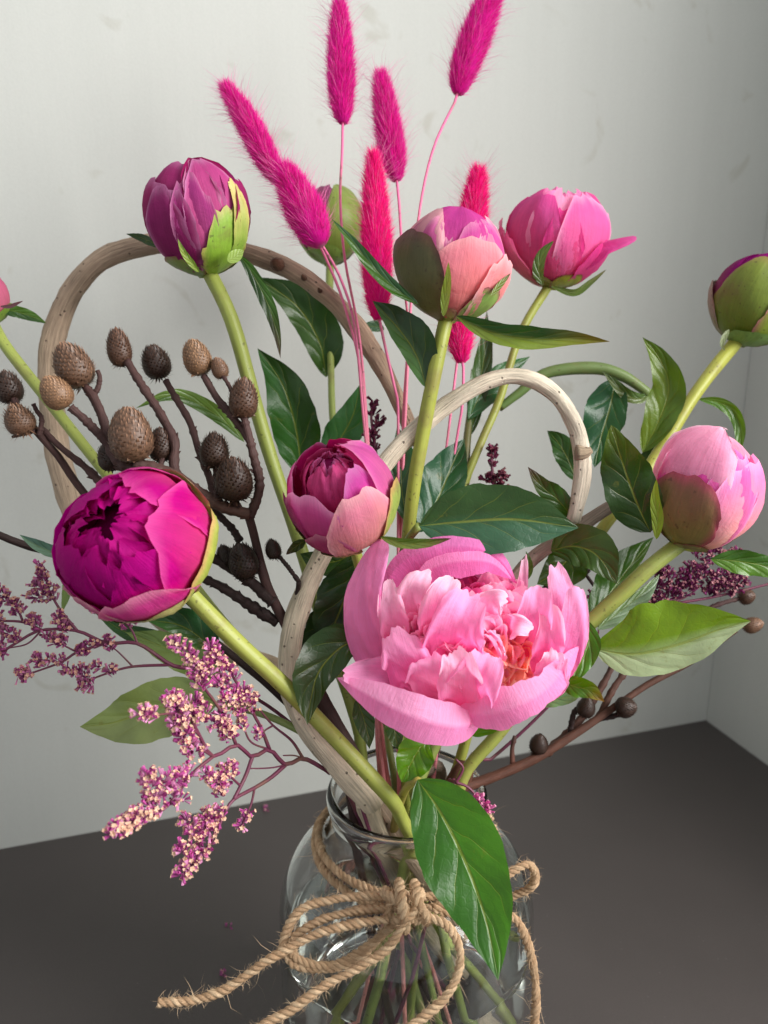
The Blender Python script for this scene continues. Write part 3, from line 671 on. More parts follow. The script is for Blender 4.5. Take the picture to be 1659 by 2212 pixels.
leaf(E, [(1282, 1402), (1370, 1414), (1470, 1392), (1550, 1362), (1622, 1342)], (104, 52), (0.372, 0.356), c=lin('6c962a'), cR=lin('b2c8a0'), fold=(0.30, -0.15), wave=0.08)  # pale lower half: light reflected off the leaf, put into its colour
leaf(E, [(1272, 1335), (1320, 1280), (1360, 1225), (1412, 1160)], (46, 20), (0.392, 0.41), c=lin('3a6a2c'), cR=lin('4f7a38'))
leaf(E, [(1290, 1360), (1340, 1320), (1390, 1280), (1425, 1240)], (14, 26), (0.40, 0.415), c=lin('6f9060'), cR=lin('8aa68a'))
leaf(E, [(1268, 1340), (1272, 1390), (1250, 1440), (1215, 1490)], (26, 22), (0.375, 0.36), c=lin('3f7a20'), cR=lin('5c9030'))
leaf(E, [(1205, 1470), (1240, 1482), (1275, 1492), (1306, 1516)], (22, 22), (0.36, 0.352), c=lin('5c9030'), cR=lin('3f7020'), ctip=lin('9a7a40'), fold=(0.6, 0.3))
leaf(E, [(1150, 1520), (1190, 1512), (1230, 1505), (1270, 1488)], (14, 16), (0.38, 0.375), c=lin('6f946a'))
leaf(E, [(1190, 1190), (1240, 1180), (1290, 1200), (1333, 1262)], (52, 42), (0.385, 0.37), c=lin('3c5a22'), cR=lin('35561e'), wave=0.14)
leaf(E, [(1250, 1175), (1225, 1210), (1200, 1235), (1160, 1262)], (50, 40), (0.40, 0.39), c=lin('35581e'))
leaf(E, [(1240, 1122), (1205, 1080), (1170, 1050), (1140, 1008)], (20, 26), (0.39, 0.38), c=lin('38602c'), ctip=BRN)

# ---- magenta bud (left, towards the viewer)
Fp = peony('largest vivid magenta peony bud opening its dark centre, in front of brown cones', (-0.004, -0.026))
bF = Bud(Fp, 293, 1176, 0.305, 158, 156, (-0.42, 0.33, 0.80), 200)
bF.core(lin('800a5c'), 0.60, 0.62)
m1, m2, m3 = lin('b81a88'), lin('c62c94'), lin('a01272')
for az, hw, s_, f1 in ((0, 44, 0.62, 0.95), (75, 42, 0.64, 0.93), (150, 44, 0.60, 0.95), (215, 40, 0.64, 0.93), (290, 44, 0.62, 0.95), (40, 36, 0.50, 0.97), (170, 36, 0.50, 0.96), (260, 36, 0.5, 0.97)):
    bF.shell(az, hw, 0.25, f1, 0, scale=s_, c0=lin('9a0c6c'), c1=lin('bc1688'), notch=0.10, rag=0.14, creases=0.07, dz=0.30, lift=0.10, flare=0.02, rnd=0.10)
for az, hw, s_, f1, dz in ((-20, 44, 0.84, 0.90, 0.08), (40, 42, 0.82, 0.93, 0.08), (105, 46, 0.84, 0.91, 0.07), (175, 40, 0.80, 0.93, 0.07), (235, 46, 0.83, 0.88, 0.06), (300, 40, 0.82, 0.90, 0.08)):
    bF.shell(az, hw, 0.2, f1, 0, scale=s_, c0=m3, c1=m1, notch=0.10, rag=0.12, creases=0.07, dz=dz, lift=0.06, rim=0.05)
# azimuth 0 = towards the viewer, which on this bud is its lower right flank
bF.shell(160, 62, 0.1, 0.91, -0.045, c0=m2, c1=lin('bc1690'), notch=0.05, q=1.9, creases=0.03)
bF.shell(250, 56, 0.1, 0.86, -0.04, c0=m1, c1=lin('b01684'), notch=0.06, creases=0.03)
bF.shell(300, 44, 0.1, 0.88, -0.045, c0=lin('c42a92'), c1=lin('b41886'), notch=0.10, creases=0.03)
bF.shell(-18, 46, 0.08, 0.85, -0.03, c0=lin('dc4a9c'), c1=lin('c42694'), notch=0.12, creases=0.03)
bF.shell(88, 54, 0.06, 0.86, -0.01, c0=lin('f07a94'), c1=lin('ba208a'), notch=0.06, c_edge=lin('e25cae'), creases=0.03)
bF.shell(34, 56, 0.06, 0.82, 0.005, c0=lin('e8708c'), c1=lin('c62890'), notch=0.05, c_edge=lin('e664b2'), creases=0.03)
bF.shell(205, 48, 0.05, 0.72, 0.02, c0=lin('c43a94'), c1=lin('bc1c90'), creases=0.02)
bF.shell(128, 46, 0.05, 0.74, 0.03, c0=lin('e87a98'), c1=lin('cc2a98'), c_edge=lin('e070b0'), creases=0.03)
bF.shell(-38, 44, 0.05, 0.66, 0.045, c0=lin('ea94a4'), c1=lin('de4ea6'), c_edge=lin('f0a4c4'), flare=0.02, creases=0.02)
bF.shell(-88, 36, 0.05, 0.61, 0.05, c0=lin('e49aa4'), c1=lin('e080b0'), c_edge=lin('f0bcc8'), creases=0.02)
bF.shell(262, 46, 0.05, 0.64, 0.03, c0=lin('c04a90'), c1=lin('b82a8c'), creases=0.02)
bF.sepal(30, 54, 0.0, 0.53, 0.075, c0=lin('9cae48'), c1=lin('a6b454'), c_edge=lin('c8a070'))
bF.sepal(112, 42, 0.02, 0.60, 0.07, c0=lin('8ea048'), c1=lin('a8a860'), c_edge=lin('d0b890'))
bF.sepal(-36, 40, 0.02, 0.50, 0.07, c0=lin('8ea048'), c1=lin('b0ac70'))
bF.sepal(200, 60, 0.02, 0.44, 0.07)
bF.sepal(270, 50, 0.02, 0.42, 0.07)
bF.receptacle()
stem(Fp, [(405, 1270), (440, 1315), (520, 1395), (610, 1478), (700, 1570), (790, 1665), (850, 1733)], (16, 12.8), (-0.002, -0.027), (0.045, 0.01), (0.325, 0.358), c0=lin('a8b244'), c1=lin('a0ac48'))
leaf(Fp, [(460, 1410), (435, 1380), (385, 1350), (312, 1338)], (24, 44), (0.345, 0.335), c=lin('3f6a3c'), cR=lin('275033'))
leaf(Fp, [(470, 1520), (390, 1518), (310, 1540), (240, 1562), (172, 1570)], (66, 60), (0.372, 0.368), c=lin('8ea270'), cR=lin('8aa26a'), fold=(0.2, 0.3))
tube('petiole', Fp, pxs([(468, 1520), (560, 1540), (640, 1575), (720, 1625)], 0.372, 0.375), 0.0018, M_STEM, lin('7a8c50'), n=16)
leaf(Fp, [(480, 1480), (420, 1430), (340, 1392), (272, 1366)], (34, 40), (0.385, 0.39), c=lin('7f9a60'), cR=lin('6f8c58'))
leaf(Fp, [(420, 1440), (340, 1390), (270, 1365), (203, 1322)], (18, 24), (0.395, 0.40), c=lin('365a38'), cR=lin('2c4f30'))
leaf(Fp, [(165, 1215), (150, 1250), (142, 1290), (133, 1325)], (11, 11), (0.40, 0.40), c=lin('6f8a5c'))
leaf(Fp, [(148, 1205), (110, 1192), (75, 1176), (42, 1155)], (12, 15), (0.345, 0.35), c=lin('7a9a8a'), cR=lin('4f7068'))
tube('side_shoot', Fp, pxs([(560, 1430), (430, 1300), (300, 1230), (160, 1205), (146, 1203)], 0.40, 0.346), 0.0016, M_STEM, lin('6f8448'), n=30)

# ---- centre bud
Gp = peony('half open mauve pink peony bud with folded petals, just above the full pink bloom', (0.006, -0.004))
bG = Bud(Gp, 735, 1068, 0.338, 117, 126, (-0.22, 0.80, 0.55), 260)
bG.core(lin('a03070'), 0.72, 0.66)
g1, g2, g3 = lin('c03c80'), lin('cc5890'), lin('a42c64')
for az, hw, s_, f1, dz in ((0, 34, 0.40, 0.90, 0.42), (60, 36, 0.38, 0.93, 0.44), (125, 34, 0.42, 0.90, 0.42), (190, 36, 0.38, 0.93, 0.44), (250, 34, 0.42, 0.90, 0.42), (310, 36, 0.40, 0.92, 0.42), (30, 40, 0.26, 0.95, 0.52), (150, 40, 0.26, 0.95, 0.54), (270, 40, 0.26, 0.95, 0.52)):
    bG.shell(az, hw, 0.3, f1, 0, scale=s_, c0=g1, c1=lin('d86ca4'), notch=0.2, rag=0.12, creases=0.06, dz=dz, flare=0.03, c_edge=lin('c878b0'), tuck=0.06)
for az, hw, s_, f1, dz in ((-34, 34, 0.68, 0.84, 0.22), (14, 30, 0.64, 0.86, 0.24), (70, 36, 0.70, 0.88, 0.22), (135, 40, 0.66, 0.88, 0.24), (200, 40, 0.70, 0.86, 0.22), (262, 36, 0.66, 0.84, 0.24)):
    bG.shell(az, hw, 0.2, f1, 0, scale=s_, c0=g3, c1=g2, notch=0.12, rag=0.10, creases=0.05, dz=dz, c_edge=g2, tuck=0.05)
bG.shell(150, 46, 0.1, 0.86, -0.06, c0=g2, c1=g3, notch=0.08)
bG.shell(205, 46, 0.1, 0.84, -0.04, c0=g1, c1=g3, notch=0.08, c_edge=lin('c070a4'))
bG.shell(260, 46, 0.1, 0.78, -0.02, c0=lin('b45a8c'), c1=g1, c_edge=lin('c878a8'))
bG.shell(30, 34, 0.1, 0.80, -0.05, c0=g2, c1=lin('c04ea0'), c_edge=lin('d080ba'))
bG.shell(80, 42, 0.06, 0.96, 0.02, c0=lin('d07a94'), c1=lin('c860a8'), flare=0.02, q=1.6, tm=0.45, c_edge=lin('d888b4'))
bG.shell(-45, 56, 0.06, 0.69, 0.04, c0=lin('b84a78'), c1=lin('c45a9c'), c_edge=lin('dd98c4'))
bG.shell(-82, 40, 0.06, 0.62, 0.05, c0=lin('a84a78'), c1=lin('b0508c'))
bG.shell(-30, 34, 0.04, 0.48, 0.075, c0=lin('c0788a'), c1=lin('b85488'), c_edge=lin('d090b0'))
bG.shell(18, 44, 0.04, 0.68, 0.08, c0=lin('d0a078'), c1=lin('e090aa'), c_edge=lin('eab4bc'))
bG.sepal(66, 34, 0.02, 0.58, 0.12, c0=lin('8ea048'), c1=lin('8a9c50'), c_edge=lin('b89060'))
bG.sepal(-26, 40, 0.0, 0.30, 0.12, c0=lin('8a9a4c'), c1=lin('98925a'), c_edge=lin('a86a68'))
bG.sepal(-92, 34, 0.02, 0.40, 0.10, c0=lin('8a9448'), c1=lin('8a8050'), c_edge=lin('8a5048'))
bG.sepal(160, 60, 0.02, 0.5, 0.09)
bG.receptacle()
stem(Gp, [(762, 1195), (790, 1270), (820, 1380), (850, 1540)], (12, 9.6), (0.004, -0.006), (-0.04, -0.02), (0.36, 0.395))
leaf(Gp, [(822, 1160), (868, 1172), (920, 1172), (975, 1163)], (10, 13), (0.328, 0.322), c=lin('5c8040'), cR=lin('6f8a4c'), ctip=lin('5a4030'), fold=(0.6, 0.4), prof='long')
leaf(Gp, [(660, 1168), (646, 1176), (632, 1186), (618, 1198)], (11, 11), (0.345, 0.34), c=lin('3a4a26'), ctip=BRN, prof='long')
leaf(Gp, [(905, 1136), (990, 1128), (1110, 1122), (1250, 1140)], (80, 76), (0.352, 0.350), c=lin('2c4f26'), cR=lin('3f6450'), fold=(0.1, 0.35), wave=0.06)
tube('petiole', Gp, pxs([(905, 1136), (880, 1170), (862, 1230), (845, 1400)], 0.352, 0.385), 0.0019, M_STEM, lin('7a8c44'), n=16)
leaf(Gp, [(790, 1205), (760, 1260), (730, 1330), (690, 1430)], (56, 60), (0.385, 0.388), c=lin('25421f'), cR=lin('21401f'))
leaf(Gp, [(790, 1375), (735, 1400), (690, 1450), (672, 1510), (664, 1566)], (38, 60), (0.352, 0.335), c=lin('294a1c'), cR=lin('25451a'), ctip=lin('3f5a20'), fold=(0.3, 0.3))
leaf(Gp, [(790, 1300), (740, 1330), (690, 1380), (645, 1440)], (50, 50), (0.392, 0.395), c=lin('203a1c'))
leaf(Gp, [(768, 1190), (735, 1210), (690, 1215), (648, 1196)], (30, 36), (0.385, 0.39), c=lin('2f5226'))

# ---- far green bud
Hp = peony('small green and mauve peony bud at the back, half hidden by a fuzzy pink tail', (-0.010, 0.026))
bH = Bud(Hp, 715, 484, 0.50, 66, 80, (0.02, 1, -0.05), 320)
bH.core(lin('a05a80'), 0.9, 0.9)
bH.shell(-45, 60, 0.1, 0.98, 0.02, tuck=0.05, c0=lin('b07a80'), c1=lin('a85a88'))
bH.shell(130, 70, 0.1, 0.98, 0.02, tuck=0.05, c0=lin('b07a80'), c1=lin('a85a88'))
bH.sepal(42, 56, 0.03, 0.98, 0.07, c0=lin('7a9040'), c1=lin('86984c'), tuck=0.06)
bH.sepal(-20, 60, 0.0, 0.34, 0.12, c0=lin('6f8a3c'), c1=lin('7f9a4c'))
bH.sepal(-110, 50, 0.0, 0.4, 0.12)
bH.sepal(150, 60, 0.0, 0.5, 0.11)
bH.receptacle()
stem(Hp, [(713, 560), (711, 680), (715, 800), (720, 920), (745, 1100), (790, 1350), (830, 1560)], (8.8, 8), (-0.008, 0.026), (0.02, -0.04), (0.50, 0.43), c0=lin('93a84e'), c1=lin('6f8438'))
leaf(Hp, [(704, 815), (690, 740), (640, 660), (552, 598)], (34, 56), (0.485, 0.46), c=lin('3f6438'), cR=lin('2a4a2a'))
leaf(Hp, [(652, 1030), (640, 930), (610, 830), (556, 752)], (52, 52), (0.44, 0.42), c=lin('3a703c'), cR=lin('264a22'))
leaf(Hp, [(700, 1000), (740, 940), (765, 890), (776, 832)], (40, 38), (0.45, 0.44), c=lin('4a7a58'), cR=lin('3a6a44'))
leaf(Hp, [(528, 955), (480, 905), (410, 862), (360, 855), (293, 882)], (16, 18), (0.425, 0.40), c=lin('4f7440'), cR=lin('6f9458'))
leaf(Hp, [(830, 712), (812, 705), (796, 706), (776, 714)], (12, 12), (0.44, 0.43), c=lin('4f7060'))

# ---- bud leaving the frame on the left
Ip = peony('sliver of a pink peony bud on a long pale green slanting stem', (-0.024, 0.002))
bI = Bud(Ip, -42, 640, 0.40, 54, 60, (-0.45, 1, 0.05), 360)
bI.core(PNK_D, 0.9, 0.9)
bI.shell(40, 70, 0.1, 0.98, 0.02, tuck=0.04, c0=lin('d88a9c'), c1=lin('c86a98'))
bI.shell(170, 80, 0.1, 0.98, 0.02, tuck=0.04, c0=lin('d88a9c'), c1=lin('c86a98'))
bI.shell(-80, 70, 0.1, 0.98, 0.02, tuck=0.04, c0=lin('d88a9c'), c1=lin('c86a98'))
bI.sepal(60, 46, 0.0, 0.36, 0.11); bI.sepal(-30, 60, 0.0, 0.36, 0.11); bI.sepal(180, 60, 0.0, 0.4, 0.11)
bI.receptacle()
stem(Ip, [(-18, 700), (10, 745), (100, 860), (215, 1005), (330, 1150), (470, 1330), (620, 1500), (740, 1640)], (12, 10.4), (-0.026, 0.002), (0.03, 0.03), (0.40, 0.40), c0=lin('a0b048'), c1=lin('98a84a'))
leaf(Ip, [(-5, 668), (30, 672), (65, 682), (100, 698)], (13, 13), (0.40, 0.41), c=lin('4f7a3c'), cR=lin('335a2c'), prof='long')
blade('bract', Ip, [(0, 662), (20, 662), (38, 655), (50, 650)], (4, 4), (0.39, 0.385), prof='long', c=lin('8a6070'))

# ------------------------------------------------------------------ the full bloom
BL = peony('fully open ruffled pink peony bloom with a coral centre above the jar', (0.002, -0.014))
def pet(mid, w, c, ctip=None, cbase=None, **k):
    k.setdefault('prof', 'petal'); k.setdefault('fold', (0.35, 0.35)); k.setdefault('wave', 0.12); k.setdefault('notch', 0.10); k.setdefault('rag', 0.06)
    k.setdefault('nu', 24); k.setdefault('nv', 15)
    return blade('petal', BL, mid, w, mat=M_PETAL, c=c, ctip=ctip, cbase=cbase, **k)
q1, q2, q3, q4 = lin('f696cf'), lin('fab4dc'), lin('fdd4e8'), lin('ec80bc')
CC = P(1000, 1400, 0.352)
# guard petals round the outside
pet([(975, 1400, 0.375), (940, 1290, 0.376), (936, 1230, 0.366), (945, 1185, 0.352)], (125, 135), lin('e886c6'), lin('ef9cd2'), cbase=lin('c83c8c'), fold=(0.1, 0.1), cup=0.1, wave=0.04, notch=0.05)
pet([(1030, 1390, 0.37), (1040, 1290, 0.370), (1045, 1240, 0.36), (1046, 1205, 0.350)], (95, 90), lin('e680c2'), lin('f0a0d4'), cbase=lin('c83c8c'), fold=(0.1, 0.1), cup=0.1, wave=0.04, notch=0.06)
def band(mid, w, c, **k):
    k.setdefault('prof', 'long'); k.setdefault('wave', 0.06); k.setdefault('rag', 0.06)
    return blade('petal', BL, mid, w, mat=M_PETAL, c=c, swap=True, nu=44, nv=17, **k)
band([(822, 1290, .350), (860, 1222, .349), (920, 1190, .346), (1000, 1180, .345), (1070, 1200, .347), (1118, 1262, .352)], (24, 42), lin('ea88c8'), cR=lin('e47cbe'), fold=(-0.5, 0.0))
band([(890, 1262, .344), (940, 1225, .341), (1000, 1212, .339), (1060, 1216, .340), (1105, 1250, .345)], (22, 34), lin('f09ad0'), cR=lin('e07ab8'), fold=(-0.3, 0.1), rag=0.12)
pet([(885, 1500, 0.352), (805, 1420, 0.344), (780, 1310, 0.336), (802, 1225, 0.332), (826, 1166, 0.335)], (40, 46), q1, lin('f2a0d4'), fold=(-0.55, 0.35), wave=0.03, notch=0.0, rag=0.02, nv=17, rnd=0.30)
pet([(1170, 1480, 0.352), (1212, 1380, 0.344), (1214, 1290, 0.340), (1194, 1212, 0.342)], (40, 42), q1, lin('f6b8dc'), fold=(0.2, -0.4), wave=0.05, notch=0.08, rnd=0.34)
pet([(1160, 1500, 0.346), (1222, 1420, 0.333), (1245, 1340, 0.329), (1246, 1256, 0.334)], (42, 32), q1, lin('f5b4da'), fold=(0.3, -0.5), wave=0.04, notch=0.05, rnd=0.34)
pet([(1120, 1330, 0.36), (1130, 1260, 0.352), (1133, 1225, 0.350), (1135, 1192, 0.350)], (14, 12), q2, q3)
# lower guards: they curl up towards the viewer, so their outer face shows
pet([(970, 1480, 0.355), (870, 1466, 0.338), (800, 1462, 0.328), (735, 1466, 0.322)], (42, 44), lin('e48ac2'), lin('eea6d0'), cbase=lin('d2509a'), fold=(0.2, 0.2), wave=0.05, notch=0.05, rnd=0.2)
band([(1042, 1556, .330), (985, 1570, .316), (905, 1553, .309), (820, 1515, .313), (728, 1464, .326)], (46, 52), lin('f29ed2'), cR=lin('f8b2dc'), fold=(-0.55, 0.05), rag=0.05)
band([(975, 1532, .334), (1040, 1545, .320), (1120, 1525, .313), (1190, 1480, .318), (1252, 1395, .332)], (46, 34), lin('f4acd8'), cR=lin('f09cd0'), fold=(0.1, -0.5), rag=0.16)
pet([(985, 1510, 0.350), (1000, 1545, 0.336), (1012, 1565, 0.324), (1024, 1580, 0.320)], (26, 30), lin('f098ce'), lin('f8bcdc'), wave=0.12, notch=0.15)
pet([(1150, 1490, 0.350), (1195, 1480, 0.335), (1215, 1462, 0.324), (1228, 1415, 0.322)], (30, 30), lin('f098ce'), lin('f9c0e0'), wave=0.12, notch=0.2)
# small ruffled petals that fill the heart, coral on the lower right
NF = 250
for n in range(NF):
    a = n * 2.39996; rr = math.sqrt((n + 0.5) / NF)
    x = 1005 + 192 * rr * math.cos(a); y = 1375 + 128 * rr * math.sin(a)
    dome = 0.321 + 0.030 * rr ** 2
    out = np.array((math.cos(a), math.sin(a) * 0.75))
    dco = math.hypot((x - 1122) / 82, (y - 1432) / 78)
    deye = math.hypot((x - 992) / 62, (y - 1262) / 44)
    if dco < 1: dome += 0.004 * (1 - dco ** 2)
    if deye < 1: dome += 0.014 * (1 - deye ** 2)
    ln = rng.uniform(46, 78); up = np.array((rng.normal() * 0.45, -0.65 + rng.normal() * 0.35))
    d = out * rr * 0.7 + up; d = d / np.hypot(*d)
    base = (x - d[0] * ln * 0.7, y - d[1] * ln * 0.7, dome + 0.026); m_ = (x, y, dome + 0.006)
    tip = (x + d[0] * ln * 0.32, y + d[1] * ln * 0.32, dome)
    w_ = rng.uniform(20, 38)
    if dco < 0.95:
        c, ct = (lin('ffb4a2'), lin('ffcabc')) if rng.random() < 0.6 else (lin('f898b4'), lin('fcb4c8')); w_ *= 0.85
    elif deye < 0.9: c, ct = lin('cc3a84'), lin('e272ae')
    else: c, ct = (q1, q3) if rng.random() < 0.6 else (q2, lin('fbd4e8'))
    pet([base, m_, tip], (w_, w_ * rng.uniform(0.8, 1.2)), c, ct, cbase=lin('fb8a80') if dco < 0.95 else lin('ee70a8'), fold=(rng.uniform(-0.1, 0.5), rng.uniform(-0.1, 0.5)), cup=0.2, wave=0.30, wf=1.6, notch=0.07, rnd=0.32, rag=0.07, roll=rng.uniform(-0.6, 0.6), curl=rng.uniform(-0.12, 0.12), nu=14, nv=13)
# larger inner petals over them
inner_list = [
    ([(905, 1500, .342), (880, 1450, .326), (860, 1405, .318), (845, 1352, .322)], (46, 62), q1, q2),
    ([(862, 1400, .345), (848, 1340, .334), (842, 1295, .330), (846, 1248, .333)], (30, 34), q2, q3),
    ([(900, 1370, .346), (895, 1310, .334), (905, 1265, .327), (935, 1232, .330)], (40, 40), q2, q3),
    ([(950, 1380, .344), (948, 1330, .328), (960, 1285, .322), (985, 1248, .328)], (44, 48), q2, q3),
    ([(985, 1440, .343), (985, 1375, .322), (1000, 1325, .315), (1026, 1275, .322)], (66, 60), q1, q2),
    ([(950, 1515, .338), (938, 1470, .322), (930, 1436, .314), (926, 1404, .318)], (62, 60), q2, lin('f6b0da')),
    ([(990, 1530, .336), (992, 1475, .314), (988, 1435, .308), (978, 1388, .313)], (46, 50), q2, lin('fad0e6')),
    ([(1005, 1530, .338), (1028, 1485, .318), (1046, 1450, .312), (1060, 1412, .317)], (62, 50), q1, q2),
    ([(1040, 1350, .340), (1055, 1312, .328), (1075, 1294, .322), (1100, 1296, .324)], (30, 32), q2, q3),
    ([(1085, 1368, .342), (1102, 1352, .331), (1122, 1350, .325), (1148, 1360, .328)], (26, 26), q2, q3),
    ([(1120, 1420, .346), (1145, 1350, .336), (1156, 1312, .331), (1160, 1270, .335)], (44, 46), q1, q2),
    ([(1165, 1460, .345), (1180, 1400, .332), (1186, 1350, .329), (1178, 1305, .334)], (30, 36), q1, q3),
    ([(1168, 1495, .340), (1188, 1450, .328), (1196, 1422, .325), (1196, 1394, .329)], (30, 30), q2, q3),
]
for mid, w, c, ct in inner_list:
    pet(mid, w, c, ct, cbase=lin('e86aa6'), fold=(rng.uniform(-0.15, 0.3), rng.uniform(-0.15, 0.3)), cup=0.12, wave=0.26, wf=rng.uniform(1.3, 2.4), notch=0.075, rnd=0.26, rag=0.06, curl=rng.uniform(-0.05, 0.10), roll=rng.uniform(-0.3, 0.3), nu=28, nv=27)
stem(BL, [(1000, 1440, 0.372), (975, 1530, 0.385), (935, 1620, 0.388), (905, 1690, 0.386)], (13.6, 10.4), (0.004, -0.014), (0.05, 0.005), c0=lin('8aa048'))
# sepals cupping the bloom from behind
for a in range(5):
    t = a * 1.257 + 0.4
    x, y = 1000 + 150 * math.cos(t), 1410 + 110 * math.sin(t)
    blade('sepal', BL, [(985, 1455, 0.378), ((985 + x) / 2, (1455 + y) / 2, 0.385), (x, y, 0.372)], (50, 50), mat=M_SEPAL, prof='petal', c=lin('7a9444'), fold=(0.2, 0.2))
leaf(BL, [(902, 1684), (950, 1752), (1000, 1850), (1040, 1955), (1062, 2040), (1076, 2118)], (90, 92), (0.340, 0.300), c=lin('3f8028'), cR=lin('2f6a26'), fold=(0.18, 0.22), wave=0.10, rag=0.03, nu=40, nv=13)
tube('petiole', BL, pxs([(903, 1686), (880, 1700), (862, 1740), (850, 1800)], 0.341, 0.395), [0.0017, 0.0019, 0.0022, 0.0024], M_STEM, lin('a09a48'), lin('8a7a40'), n=20)
leaf(BL, [(925, 1600), (905, 1620), (885, 1655), (868, 1690)], (42, 40), (0.352, 0.345), c=lin('4a8a24'), cR=lin('5c9a30'), prof='long')
leaf(BL, [(770, 1510), (785, 1550), (795, 1590), (798, 1618)], (22, 22), (0.352, 0.345), c=lin('2f5222'))
leaf(BL, [(850, 1540), (852, 1570), (856, 1600), (862, 1622)], (20, 20), (0.355, 0.35), c=lin('3a6028'))
leaf(BL, [(1020, 1590), (1060, 1565), (1090, 1545), (1130, 1530)], (18, 18), (0.372, 0.365), c=lin('4f8a2c'))
leaf(BL, [(1128, 1260), (1140, 1235), (1142, 1215), (1136, 1190)], (8, 10), (0.36, 0.358), c=lin('3f6a2c'))

# ------------------------------------------------------------------ twisted branches
def wood(name, label, pts, rad_px, nk, bt, z, c0, c1, n=110, seed=3):
    w = list(pxs(pts, *z))
    loc = floor_pt(*bt)
    root = empty(name, loc, label, 'branch', 'twisted branches')
    rad = [r / F * 0.4 for r in rad_px] + [rad_px[-1] / F * 0.4] * (3 if nk else 0)
    if nk: w += into_jar((w[-1] + w[-2]) / 2, nk)
    tube('branch_stem', root, w, rad, M_WOOD, c0, c1, n=n, ns=24, bump=0.11, seed=seed)
    return root, w
WB = lin('b09a80')
r1, w1 = wood('twisted_branch', 'thick brown twisted branch arching behind the purple bud and brown cones',
     [(900, 960), (868, 880), (815, 775), (740, 672), (640, 592), (540, 548), (430, 522), (320, 527), (225, 560), (160, 625), (122, 710), (108, 800), (112, 900), (140, 1040), (190, 1170), (300, 1300), (450, 1400), (580, 1432), (660, 1490), (740, 1610)],
     [16, 19, 22, 22, 21, 23, 22, 24, 24, 27, 28, 27, 28, 25, 24, 23, 22, 22, 21, 21], (-0.028, 0.016), (-0.01, 0.045),
     (0.42, 0.44), lin('98806c'), lin('c4b098'), n=190)
for x, y, rr in ((597, 570, 15), (655, 600, 6), (690, 628, 5)):
    c = P(x, y, 0.412); v, f, uv, _ = tube_data([c + np.array((0, 0.006, 0)), c, c + np.array((0, -0.004, 0.001))], [rr / F * 0.42, rr / F * 0.42, rr / F * 0.2], n=6, ns=10)
    build('knot', v, f, M_WOOD, r1, col=np.ones((len(v), 3)) * lin('6a4a38'), uv=uv)
r2, w2 = wood('twisted_branch', 'pale bleached twisted branch looping over in front of the open bloom',
     [(1238, 1130), (1255, 1050), (1258, 985), (1240, 915), (1195, 850), (1130, 815), (1060, 820), (985, 860), (910, 920), (845, 985), (770, 1090), (700, 1190), (650, 1300), (628, 1400), (632, 1490), (665, 1570), (730, 1655), (800, 1735)],
     [15, 17, 17, 17, 18, 18, 18, 19, 20, 22, 23, 24, 24, 23, 20, 20, 20, 19], (-0.024, -0.022), (0.03, -0.04),
     (0.385, 0.372), lin('d6cab6'), lin('c4b49a'), n=150, seed=17)
c = P(1262, 978, 0.375); v, f, uv, _ = tube_data([c + np.array((-0.004, 0, 0)), c, c + np.array((0.0035, 0, 0.0015))], [0.004, 0.0034, 0.0015], n=6, ns=10)
build('knot', v, f, M_WOOD, r2, col=np.ones((len(v), 3)) * lin('a8947c'), uv=uv)
wood('twisted_branch', 'straight grey brown branch crossing behind the dark leaf above the bloom',
     [(1345, 1076), (1290, 1112), (1220, 1160), (1150, 1208), (1080, 1290), (1010, 1400), (960, 1530), (915, 1660)], [13, 14, 15, 16, 16, 16, 16, 16], (0.018, 0.016), (-0.045, 0.01), (0.388, 0.405), lin('9a8a7c'), lin('8a7866'), n=90, seed=29)

